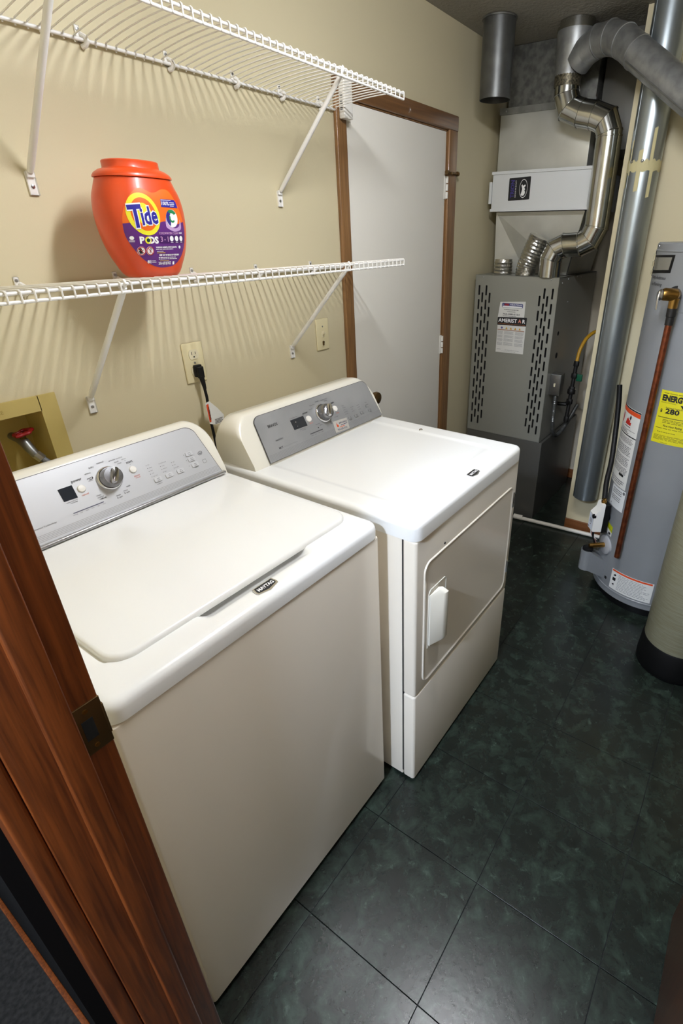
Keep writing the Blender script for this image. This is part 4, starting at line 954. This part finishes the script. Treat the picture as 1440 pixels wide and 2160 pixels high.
# transition, filter cabinet, plenum
tn = thing('air_duct_transition', 'tapered bright sheet metal duct below the white filter cabinet', 'duct', (3.0, -.3, FZT))
A, B_, C_, D_, E_ = (2.775, -.062, 1.826), (2.775, -.578, 1.826), (2.81, -.512, 1.503), (2.835, -.255, 1.503), (2.80, -.062, 1.503)
g = G(); g.add([A, B_, C_, D_, E_, (3.3, -.062, 1.826), (3.3, -.578, 1.826), (3.3, -.512, 1.503), (3.3, -.062, 1.503)], [(0, 3, 2, 1), (0, 4, 3), (1, 2, 7, 6), (0, 5, 8, 4), (5, 6, 7, 8), (0, 1, 6, 5), (2, 3, 4, 8, 7)])
obj('sheet_metal', g, plenum_m, tn, smooth=0)
obj('seam_strip', G().tube([(2.773, -.580, 1.824), (2.808, -.514, 1.505)], .003, 6), galv_new, tn)
fc = thing('filter_cabinet', 'white air filter cabinet with a bear logo above the furnace', 'air filter', (3.0, -.32, 1.828))
obj('housing', G().rbox(2.722, 3.30, -.603, -.050, 1.832, 2.020, r=.003, e=.002), filt_m, fc)
g = G(); g.box(2.716, 2.722, -.606, -.046, 1.828, 1.842); g.box(2.716, 2.722, -.606, -.046, 2.010, 2.024); obj('edge_channel', g, filt_m, fc)
obj('door_pull', G().rbox(2.718, 2.76, -.048, -.032, 1.868, 1.975, r=.002, e=.001), filt_m, fc)
fl_ = on_plane((2.7214, 0, 0), (0, -1, 0), (0, 0, 1))
lg = obj('logo_plate', slab_on(fl_, [(.155, 1.880), (.275, 1.884), (.278, 1.887), (.278, 1.990), (.275, 1.993), (.155, 1.989), (.152, 1.986), (.152, 1.883)], .0006), blk_print, fc); lg['label'] = 'black logo sticker with a white bear in an oval'
Print(fl_, .0010).text('TRION', .1845, 1.9365, .0210, width=.085, bold=.03, rot=PI / 2).build('logo_lettering', mat('indigo ink', (60, 50, 128), .5), lg)
a = Print(fl_, .0010); a.text('INDOOR AIR QUALITY', .1965, 1.9365, .0060, width=.082, rot=PI / 2)
a.disc(.239, 1.937, .0235, .0445, 36, hole=.93)
a.poly(smooth_loop([(.226, 1.906), (.240, 1.903), (.247, 1.909), (.250, 1.921), (.246, 1.927), (.249, 1.934), (.244, 1.942), (.251, 1.950), (.247, 1.956), (.236, 1.950), (.232, 1.957), (.227, 1.953), (.229, 1.945), (.232, 1.935), (.229, 1.920)], 3))
a.build('logo_bear', white_print, lg)
pn = thing('supply_plenum', 'sheet metal plenum box rising from the filter cabinet to the ceiling', 'duct', (3.05, -.3, 2.02))
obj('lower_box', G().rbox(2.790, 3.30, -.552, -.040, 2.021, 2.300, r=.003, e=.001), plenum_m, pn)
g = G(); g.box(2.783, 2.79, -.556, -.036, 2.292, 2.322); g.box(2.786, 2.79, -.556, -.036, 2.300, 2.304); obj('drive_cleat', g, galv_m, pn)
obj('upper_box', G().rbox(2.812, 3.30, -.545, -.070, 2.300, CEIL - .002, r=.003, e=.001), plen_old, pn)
g = G()
for y in (-.075, -.36, -.53): g.lathe([(.006, 0), (.005, .003), (.002, .004)], (2.783, y, 2.307), (-1, 0, 0), 10)
obj('sheet_screws', g, steel_m, pn)['kind'] = 'stuff'
obj('side_duct', G().rbox(2.86, 3.25, -.74, -.56, 2.10, CEIL - .002, r=.003, e=.001), furn_d, pn)
g = G(); g.lathe([(.074, 0), (.074, .298)], (2.41, -.180, 2.287), (0, 0, 1), 36, False, True); g.lathe([(.0725, 0), (.0725, .297)], (2.41, -.180, 2.287), (0, 0, 1), 36, False, False); g.lathe([(.0725, 0), (.074, 0)], (2.41, -.180, 2.287), (0, 0, 1), 36, False, False)
rd_ = tag(obj('ceiling_duct', g, mat('darkened galvanised steel', (112, 113, 112), .42, metal=.8, var=(18, (96, 97, 96), 5, .35, .7))), 'open ended dark round duct hanging from the ceiling in the corner', 'duct')
obj('collar', G().lathe([(.080, 0), (.080, .006)], (2.41, -.180, CEIL - .008), (0, 0, 1), 36), plen_old, rd_)
# flue pipe
def elbow_pipe(parent, path, r, m, ring_ids, nm='gore'):
    P = [Vector(p) for p in path]; n = 32
    full = G().tube(path, r, n, False); R = [full.v[k * n:(k + 1) * n] for k in range(len(P))]
    for a, b in zip(R, R[1:]): obj('gore' if len(P) > 2 else nm, G().rings([a, b], False, False), m, parent, smooth=60)
    for i in ring_ids:
        c = P[i]; up = [tuple(c + (Vector(p) - c) * 1.045) for p in R[i]]
        d = ((P[min(i + 1, len(P) - 1)] - P[i]) if i < len(P) - 1 else (P[i] - P[i - 1])).normalized() * .0022
        obj('seam_bead', G().rings([[tuple(Vector(p) - d * 1.6) for p in R[i]], [tuple(Vector(p) - d) for p in up], [tuple(Vector(p) + d) for p in up], [tuple(Vector(p) + d * 1.6) for p in R[i]]], False, False), m, parent, smooth=60)
fx = 2.64
fp_ = thing('flue_pipe', 'shiny galvanised flue pipe snaking up from the furnace top', 'flue pipe', (fx, -.475, FZT))
path = [(fx, -.470, 1.500), (fx, -.470, 1.590), (fx, -.492, 1.638), (fx, -.540, 1.660), (fx, -.620, 1.664), (fx, -.668, 1.688), (fx, -.692, 1.745), (fx, -.692, 1.79)]
elbow_pipe(fp_, path, .0595, galv_new, (1, 2, 3, 4, 5, 6), 'lower_elbows')
elbow_pipe(fp_, [(fx, -.692, 1.785), (fx, -.688, 2.130)], .0605, galv_new, (1,), 'riser')
path = [(fx, -.688, 2.115), (fx, -.687, 2.145), (fx, -.662, 2.198), (fx, -.600, 2.222), (fx, -.535, 2.236), (fx, -.474, 2.262), (fx, -.452, 2.318), (fx, -.450, 2.36)]
elbow_pipe(fp_, path, .0595, galv_new, (1, 2, 3, 4, 5, 6), 'upper_elbows')
obj('collar', G().lathe([(.062, 0), (.0625, .05)], (fx, -.450, 2.345), (0, 0, 1), 28), mat('sooty collar', (128, 120, 98), .45, metal=.6, var=(120, (70, 66, 56), 5, .4, .6)), fp_)
g = G(); R = []
for z, r, dyo in ((2.385, .062, 0), (2.40, .064, 0), (2.44, .073, -.008), (2.48, .083, -.016), (2.51, .087, -.018), (2.555, .087, -.018)): R.append([(fx + r * math.cos(t), -.450 + dyo + r * math.sin(t), z) for t in [2 * PI * k / 32 for k in range(32)]])
obj('wye', g.rings(R), galv_dull, fp_)
obj('ceiling_collar', G().lathe([(.090, 0), (.090, .012), (.080, .014), (.080, .038)], (fx, -.468, 2.550), (0, 0, 1), 32), galv_new, fp_)
vc = thing('vent_connector', 'dull grey vent pipe slanting from the flue down to the water heater', 'vent pipe', (2.4, -.95, 1.9))
path = [(2.62, -.495, 2.430), (2.60, -.535, 2.462), (2.570, -.60, 2.482), (2.535, -.665, 2.478), (2.490, -.735, 2.445), (2.435, -.81, 2.386), (2.20, -1.345, 1.985)]
elbow_pipe(vc, path, .0615, galv_dull, (2, 3, 4, 5), 'slanted_pipe')
Pn = [Vector((2.432, -.816, 2.381)), Vector((2.20, -1.345, 1.985))]; dn = (Pn[1] - Pn[0]).normalized(); sd = Vector((-.60, -.05, -.60)); sd = (sd - dn * sd.dot(dn)).normalized() * .0615
obj('lap_seam', G().tube([Pn[0] + sd, Pn[1] + sd], .0035, 6), galv_m, vc)
obj('draft_elbow', G().tube([(2.20, -1.345, 1.985), (2.20, -1.36, 1.93), (2.20, -1.36, 1.80)], .0615, 24), galv_dull, vc)
# flexible foil ducts
fd1 = tag(obj('foil_duct', ribbed([(2.69, -.170, 1.500), (2.69, -.170, 1.583)], .050, .017, .0042, 28), foil_m), 'short upright foil duct stub on the furnace top', 'duct')
fd2 = tag(obj('foil_duct', ribbed(bez([(2.68, -.315, 1.500), (2.68, -.318, 1.545), (2.68, -.345, 1.62), (2.68, -.378, 1.700)], 5), .054, .017, .0042, 28), foil_m), 'tilted foil duct beside the flue on the furnace top', 'duct')
# tall vent pipe with masking tape
vp = thing('tall_vent_pipe', 'tall blue grey vertical vent pipe with masking tape near the heater', 'vent pipe', (2.547, -.895, .285))
g = G(); g.lathe([(.071, 0), (.071, CEIL - .29)], (2.547, -.892, .287), (0, 0, 1), 40, False, True); g.lathe([(.069, 0), (.069, .4)], (2.547, -.892, .287), (0, 0, 1), 40, False, True); g.lathe([(.069, 0), (.071, 0)], (2.547, -.892, .287), (0, 0, 1), 40, False, False)
obj('pipe_section', g, galv_pipe, vp)
obj('lap_seam', G().tube([(2.547 - .0495, -.892 + .051, .29), (2.547 - .0495, -.892 + .051, CEIL - .01)], .0022, 6), galv_pipe, vp)
def wrap(cx, cy, r): return lambda u, v, l: (cx + (r + l) * math.cos(u), cy + (r + l) * math.sin(u), v)
fw_ = wrap(2.547, -.892, .071)
tp = Print(fw_, .0012, .12); N_ = 40
tp.poly([(2 * PI * k / N_ * .999, 1.965 + .004 * math.sin(k * 1.7)) for k in range(N_ + 1)] + [(2 * PI * k / N_ * .999, 2.008 + .006 * math.sin(k * 2.3 + 1)) for k in range(N_, -1, -1)])
o = tp.build('tape_band', tape_m, vp); del o['kind']
for a_, z0, z1, w_ in ((2.02, 1.90, 2.06, .17), (2.95, 1.885, 2.05, .25), (3.75, 1.86, 1.98, .22), (3.62, 2.0, 2.13, .2), (2.3, 1.95, 2.09, .15)):
    q = Print(fw_, .0018, .12).poly([(a_, z0), (a_ + w_, z0 + .004), (a_ + w_ - .02, z1), (a_ - .01, z1 - .006)]).build('tape_strip', tape_m, vp); del q['kind']
g = G()
for a_ in (2.5, 3.2): g.lathe([(.007, 0), (.006, .005), (.002, .007)], (2.547 + .071 * math.cos(a_), -.892 + .071 * math.sin(a_), 2.005), (math.cos(a_), math.sin(a_), 0), 10)
obj('sheet_screws', g, steel_m, vp)['kind'] = 'stuff'

# ================================================================== WATER HEATER
HX, HY, HR = 2.20, -1.36, .275
wh = thing('water_heater', 'tall grey cylindrical water heater with yellow label at the right', 'water heater', (HX, HY, 0))
obj('tank', G().lathe([(HR - .004, .052), (HR, .056), (HR, .082), (HR + .003, .085), (HR + .003, .090), (HR, .093), (HR, 1.648), (HR + .002, 1.650), (HR + .002, 1.654), (HR, 1.656), (HR, 1.676), (HR - .006, 1.682), (.06, 1.690)], (HX, HY, 0), (0, 0, 1), 72), tank_m, wh)
obj('base_ring', G().lathe([(HR - .03, 0), (HR - .03, .055)], (HX, HY, 0), (0, 0, 1), 48), black_m, wh)
fh = wrap(HX, HY, HR)
def TH(d): return math.radians(-d + 0)      # unused helper keeps angles readable
def arc(u0, u1, v0, v1, lift, m, name, parent=None, cut=0):
    o = Print(fh, lift, .10).poly([(math.radians(u0), v0), (math.radians(u1), v0), (math.radians(u1), v1), (math.radians(u0), v1)]).build(name, m, parent or wh); del o['kind']; return o
D = math.radians
def hprint(lift): 
    # u in degrees seen from outside (increasing angle runs to the viewer's right)
    return Print(lambda u, v, l: fh(D(u), v, l), lift, 6)
class HP(Print):
    pass
KD = math.degrees(1 / HR)            # degrees per metre along the skin
def skin(u0): return lambda u, v, l: fh(D(u0) + u / HR, v, l)
# access window and hinge strip near the top
g = Print(skin(112), .0008, .02).poly([(-.030, 1.566), (.135, 1.576), (.142, 1.640), (-.030, 1.634)]).build('window_frame', black_m, wh); del g['kind']
g = Print(skin(112), .0012, .02).poly([(-.020, 1.578), (.122, 1.586), (.128, 1.631), (-.020, 1.626)]).build('window', mat('smoky window', (128, 126, 116), .15), wh); del g['kind']
R = []
g = G(); f_ = skin(104); 
for q, (z0, z1) in enumerate(((1.615, 1.640), (1.590, 1.612), (1.560, 1.578))): g.rings([[f_(u, z, .001) for u, z in ((-.018, z0), (.006, z0), (.006, z1), (-.018, z1))], [f_(u, z, .007) for u, z in ((-.016, z0 + .002), (.004, z0 + .002), (.004, z1 - .002), (-.016, z1 - .002))]])
obj('latch_strip', g, galv_new, wh); obj('latch_gap', G().rings([[f_(u, z, .0005) for u, z in ((-.018, 1.555), (.008, 1.555), (.008, 1.650), (-.018, 1.650))], [f_(u, z, .002) for u, z in ((-.018, 1.555), (.008, 1.555), (.008, 1.650), (-.018, 1.650))]]), black_m, wh)
obj('cap_screw', G().lathe([(.005, 0), (.004, .003)], fh(D(113), 1.668, 0), (math.cos(D(113)), math.sin(D(113)), 0), 10), steel_m, wh)
Print(skin(112), .0009, .02).text('Randy Anderson', .055, 1.549, .013, width=.120, shear=.3).text('Fox Plumbing', .050, 1.524, .013, width=.100, shear=.3).build('handwriting', mat('marker ink', (32, 32, 36), .6), wh)
# label stack on the left flank
arc(88, 142, .632, 1.012, .0006, oldwhite, 'warning_label')
ql = Print(skin(88), .0009, .03); ql.rect(0, 54 / KD, 1.004, 1.010).rect(0, 54 / KD, .885, .890); ql.build('label_rule', blk_print, wh)
ql = Print(skin(88), .0009, .03); ql.rect(0, 54 / KD, .984, 1.003); ql.build('label_band', orange_p, wh)
ql = Print(skin(118), .0010, .02); ql.poly([(.004, .934), (.058, .934), (.060, .950), (.050, .946), (.047, .962), (.038, .954), (.030, .972), (.024, .958), (.014, .962), (.010, .946)]); ql.rect(-.045, -.028, .930, .972); ql.build('flame_icon', mat('label flame red', (190, 36, 26), .5), wh)
ql = Print(skin(118), .0010, .02); ql.poly([(.040, .962), (.052, .960), (.056, .972), (.048, .982), (.042, .974)]).rect(.004, .058, .9245, .9275).rect(-.04, .1, .912, .9135).block(-.04, .06, .893, .909, 3, seed=70); ql.build('label_icons', blk_print, wh)
ql = Print(skin(100), .0009, .03)
for i, (v0, v1) in enumerate(((.850, .878), (.795, .840), (.742, .785), (.700, .735))): ql.block(.03, .19, v0, v1, 6, fill=.5, ragged=.1, seed=80 + i)
ql.block(.05, .19, .640, .668, 3, seed=90); ql.build('label_fine_print', grey_print, wh)
Print(skin(128), .0010, .02).rrect(-.005, .036, .688, .700, .004).build('label_logo', blk_print, wh)
arc(119.5, 144, .519, .628, .0007, mat('data plate paper', (226, 228, 228), .5), 'data_plate')
Print(skin(120), .0011, .02).block(.012, .095, .590, .618, 3, seed=91).block(.012, .10, .556, .582, 3, seed=92).rect(.010, .018, .527, .535).disc(.104, .615, .008, 14).build('data_plate_print', grey_print, wh)
# yellow energy guide
arc(157.6, 205, .911, 1.137, .0007, yel_lab, 'energy_label')
qe = Print(skin(157.6), .0011, .03)
qe.text('ENERG', .0495, 1.0945, .0235, width=.080, bold=.055).text('Y', .098, 1.0945, .0235, bold=.05).text('GUIDE', .150, 1.0945, .0235, width=.080, bold=.055)
qe.rect(.0955, .1005, 1.079, 1.10).poly([(.086, 1.0845), (.110, 1.0845), (.098, 1.0700)]); qe.text('$', .016, 1.0455, .0130, bold=.03).text('280', .061, 1.0430, .0200, width=.056, bold=.04)
qe.rect(.008, .220, 1.0230, 1.0255).text('First Hour Rating', .075, .9855, .0085, width=.074, bold=.02).text('Estimated Yearly Energy Cost', .082, 1.0640, .0065, width=.100, bold=.01).rect(.125, .190, .9530, .9730)
qe.build('energy_lettering', blk_print, wh)
qe = Print(skin(157.6), .0010, .03); qe.block(.012, .20, 1.123, 1.129, 1, seed=95).block(.008, .075, 1.084, 1.089, 2, seed=96).block(.03, .20, 1.000, 1.018, 3, seed=97).block(.008, .2, .974, .980, 1, seed=98).block(.018, .10, .958, .964, 1, seed=99).block(.008, .2, .925, .948, 5, seed=100).block(.04, .075, .914, .918, 1, seed=101)
qe.build('energy_fine_print', mat('olive print', (122, 116, 22), .5), wh)
# lower stickers
arc(148, 192, .100, .215, .0006, oldwhite, 'caution_label')
Print(skin(148), .0010, .03).rect(.004, .205, .203, .2125).build('caution_band', orange_p, wh)
Print(skin(148), .0010, .03).poly([(.012, .178), (.022, .190), (.030, .186), (.026, .178)]).rect(.012, .030, .150, .168).poly([(.012, .128), (.026, .122), (.024, .135)]).build('caution_icons', blk_print, wh)
Print(skin(148), .0010, .03).block(.042, .20, .108, .198, 11, fill=.4, seed=110).build('caution_fine_print', pale_print, wh)
o = Print(skin(121), .0010, .03).poly([(0, .404), (.074, .384), (.074, .418), (0, .432)]).build('yellow_tag', mat('lime sticker', (190, 194, 22), .5), wh); del o['kind']
o = Print(skin(121), .0009, .03).poly([(0, .374), (.074, .362), (.074, .390), (0, .406)]).build('white_tag', oldwhite, wh); del o['kind']
Print(skin(121), .0013, .03).line(.0, .412, .074, .394, .002).rect(.046, .064, .368, .380).build('tag_print', blk_print, wh)
g = Print(skin(141), .0008).rrect(-.008, .008, .126, .142, .003).build('vent_hole', slot_m, wh); del g['kind']
# relief valve and copper discharge pipe
th = D(150); er = Vector((math.cos(th), math.sin(th), 0)); et = Vector((math.sin(th), -math.cos(th), 0)); hb = Vector((HX, HY, 1.505)) + er * HR; pq = Vector((HX + .322 * math.cos(D(156)), HY + .322 * math.sin(D(156)), 1.505)); vl = (pq - hb).length; er = (pq - hb).normalized(); et = Vector((er.y, -er.x, 0))
rv = obj('relief_valve', G().tube([hb - er * .01, hb + er * .045, hb + er * .062], [.020, .020, .017], 18), oldbrass, wh)
obj('valve_opening', G().lathe([(.028, 0), (.028, .0015)], hb, er, 24), black_m, rv)
vt = pq.copy()
obj('valve_bonnet', G().lathe([(.021, 0), (.023, .015), (.023, .045), (.018, .055)], vt - et * .002 + Vector((0, 0, .0)), (er * .45 + et * .85 + Vector((0, 0, .05))), 20), brass_m, rv)
bt = vt + (er * .45 + et * .85).normalized() * .055
obj('bonnet_cap', G().lathe([(.020, 0), (.021, .004), (.014, .010), (.004, .012)], bt, (er * .45 + et * .85 + Vector((0, 0, .05))), 20), steel_m, rv)
g = G(); g.tube([bt + Vector((-.008, .004, .012)), bt + Vector((-.014, .006, -.012)), bt + Vector((-.012, .004, -.052))], .0045, 6); obj('test_lever', g, chrome_m, rv)
obj('valve_outlet', G().tube([vt + Vector((0, 0, -.012)), vt + Vector((0, 0, -.05))], [.019, .017], 16), brass_m, rv)
ct = vt + Vector((0, 0, -.048))
cp = obj('discharge_pipe', G().tube([ct + Vector((0, 0, -.055)), Vector((ct.x, ct.y, .318))], .0128, 18), copper_m, wh)
obj('adapter', G().lathe([(.0175, 0), (.0175, -.030), (.0155, -.032), (.0155, -.062)], ct, (0, 0, 1), 16), iron_m, cp)
obj('tag_wire', G().tube(bez([ct + Vector((0, -.012, -.012)), ct + Vector((.01, -.06, -.012)), ct + Vector((.04, -.11, .03)), ct + Vector((.08, -.16, .12))], 6), .0009, 5), steel_m, rv)
# gas control, burner cover
t2 = D(126); e2 = Vector((math.cos(t2), math.sin(t2), 0)); n2 = Vector((math.sin(t2), -math.cos(t2), 0)); c2 = Vector((HX, HY, 0)) + e2 * HR
def loc(a, b, z): return tuple(c2 + e2 * a + n2 * b + Vector((0, 0, z)))
gc = obj('gas_control', G().rings([[loc(a, b, z) for a, b in ((.016, -.030), (.045, -.034), (.045, .032), (.016, .034))] for z in (.378, .385, .520, .530)]), black_m, wh); gc['label'] = 'black and white gas control valve'
obj('control_cover', G().rings([[loc(a, b, z) for a, b in ((.045, -.032), (.045 + d_ * .82, -.028), (.045 + d_ * .82, .027), (.045, .030))] for z, d_ in ((.382, .048), (.386, .055), (.475, .055), (.505, .024), (.530, .018), (.536, .012))]), plast_w, gc)
obj('control_knob', G().lathe([(.012, 0), (.011, .012), (.004, .014)], loc(.082, -.020, .468), e2, 14), black_m, gc)
Print(on_plane(loc(.0905, 0, .385), tuple(-n2), (0, 0, 1)), .0005).rect(-.026, .024, .004, .084).build('control_sticker', mat('pale blue paper', (226, 230, 240), .5), gc)
Print(on_plane(loc(.0905, 0, .385), tuple(-n2), (0, 0, 1)), .0010).block(-.014, .016, .040, .062, 4, seed=120).rect(-.004, .004, .028, .034).rect(-.022, -.012, .008, .015).build('control_print', grey_print, gc)
obj('inlet_nut', G().lathe([(.013, 0), (.013, .016), (.009, .018), (.009, .030)], loc(.045, -.004, .530), (0, 0, 1), 6), brass_m, gc)
obj('control_stem', G().tube([loc(-.01, .01, .45), loc(.03, .01, .45)], .022, 16), black_m, gc)
sr = obj('burner_shroud', G(), tank_m, wh) if False else None
cc = (1.968, -1.078); rr = .032
loop = []
for k in range(9): t = D(20 + 200 * k / 8 - 10); loop.append((cc[0] + rr * math.cos(t + D(10)), cc[1] + rr * math.sin(t + D(10))))
tin = [(HX + (HR - .01) * math.cos(D(a)), HY + (HR - .01) * math.sin(D(a))) for a in (136, 130, 124, 118, 112)]
loop = loop + tin[:1] + tin[1:]
zb_ = lambda x, y: lerp(.165, .098, min(1, max(0, (math.hypot(x - cc[0], y - cc[1]) - rr) / .09)))
zt_ = lambda x, y: lerp(.278, .205, min(1, max(0, (math.hypot(x - cc[0], y - cc[1]) - rr) / .07)))
obj('burner_shroud', G().rings([[(x, y, zb_(x, y)) for x, y in loop], [(x, y, zt_(x, y)) for x, y in loop]]), tank_m, wh)
obj('shroud_cap', G().lathe([(.027, 0), (.026, .012), (.015, .016)], (cc[0], cc[1], .276), (0, 0, 1), 20), black_m, wh)
obj('burner_plate', G().lathe([(.052, -.02), (.050, .006), (.044, .010)], (HX + HR * math.cos(D(130)), HY + HR * math.sin(D(130)), .300), (math.cos(D(130)), math.sin(D(130)), 0), 28), mat('pale grey plate', (170, 170, 172), .5), wh)
q0 = Vector((HX, HY, .300)) + Vector((math.cos(D(130)), math.sin(D(130)), 0)) * HR
obj('drain_fitting', G().tube([q0, q0 + Vector((-.045, .055, 0)), q0 + Vector((-.055, .068, 0))], [.013, .013, .010], 14), brass_m, wh)
for k, m_ in enumerate((black_m, black_m, mat('pink wire', (208, 150, 140), .5), plast_w)):
    obj('lead_wire', G().tube(bez([loc(.075, -.02 + .012 * k, .384), loc(.070, -.015 + .012 * k, .345), tuple(q0 + Vector((-.045 + .006 * k, .055, .035))), tuple(q0 + Vector((-.03 + .008 * k, .045, -.02 + .012 * k)))], 5), .003 if k < 2 else .002, 6), m_, wh)
gh_ = tag(obj('gas_hose', G().tube(bez([(2.28, -1.02, 1.05), (2.265, -1.035, .96), (2.22, -1.055, .82), (2.15, -1.075, .70), (2.075, -1.085, .62), tuple(Vector(loc(.045, -.004, .555)))], 6), .013, 12), black_m), 'black gas hose running down behind the water heater', 'hose')

# ================================================================== SOFTENER TANK
SX, SY = 1.69, -1.572
so = thing('softener_tank', 'beige fibreglass softener tank with black base at the right edge', 'water tank', (SX, SY, 0))
obj('tank', G().lathe([(.120, .020), (.134, .05), (.134, 1.24), (.126, 1.29), (.10, 1.335), (.06, 1.36), (.03, 1.365)], (SX, SY, 0), (0, 0, 1), 56), fibre_m, so)
boot_m = mat('matte black boot', (6, 6, 6), .6, spec=.2)
obj('base_boot', G().lathe([(.142, 0), (.145, .004), (.146, .03), (.140, .135), (.137, .140), (.1345, .140)], (SX, SY, 0), (0, 0, 1), 56), boot_m, so)
obj('valve_head', G().rbox(SX - .07, SX + .07, SY - .06, SY + .06, 1.36, 1.50, r=.02, e=.01), black_m, so)
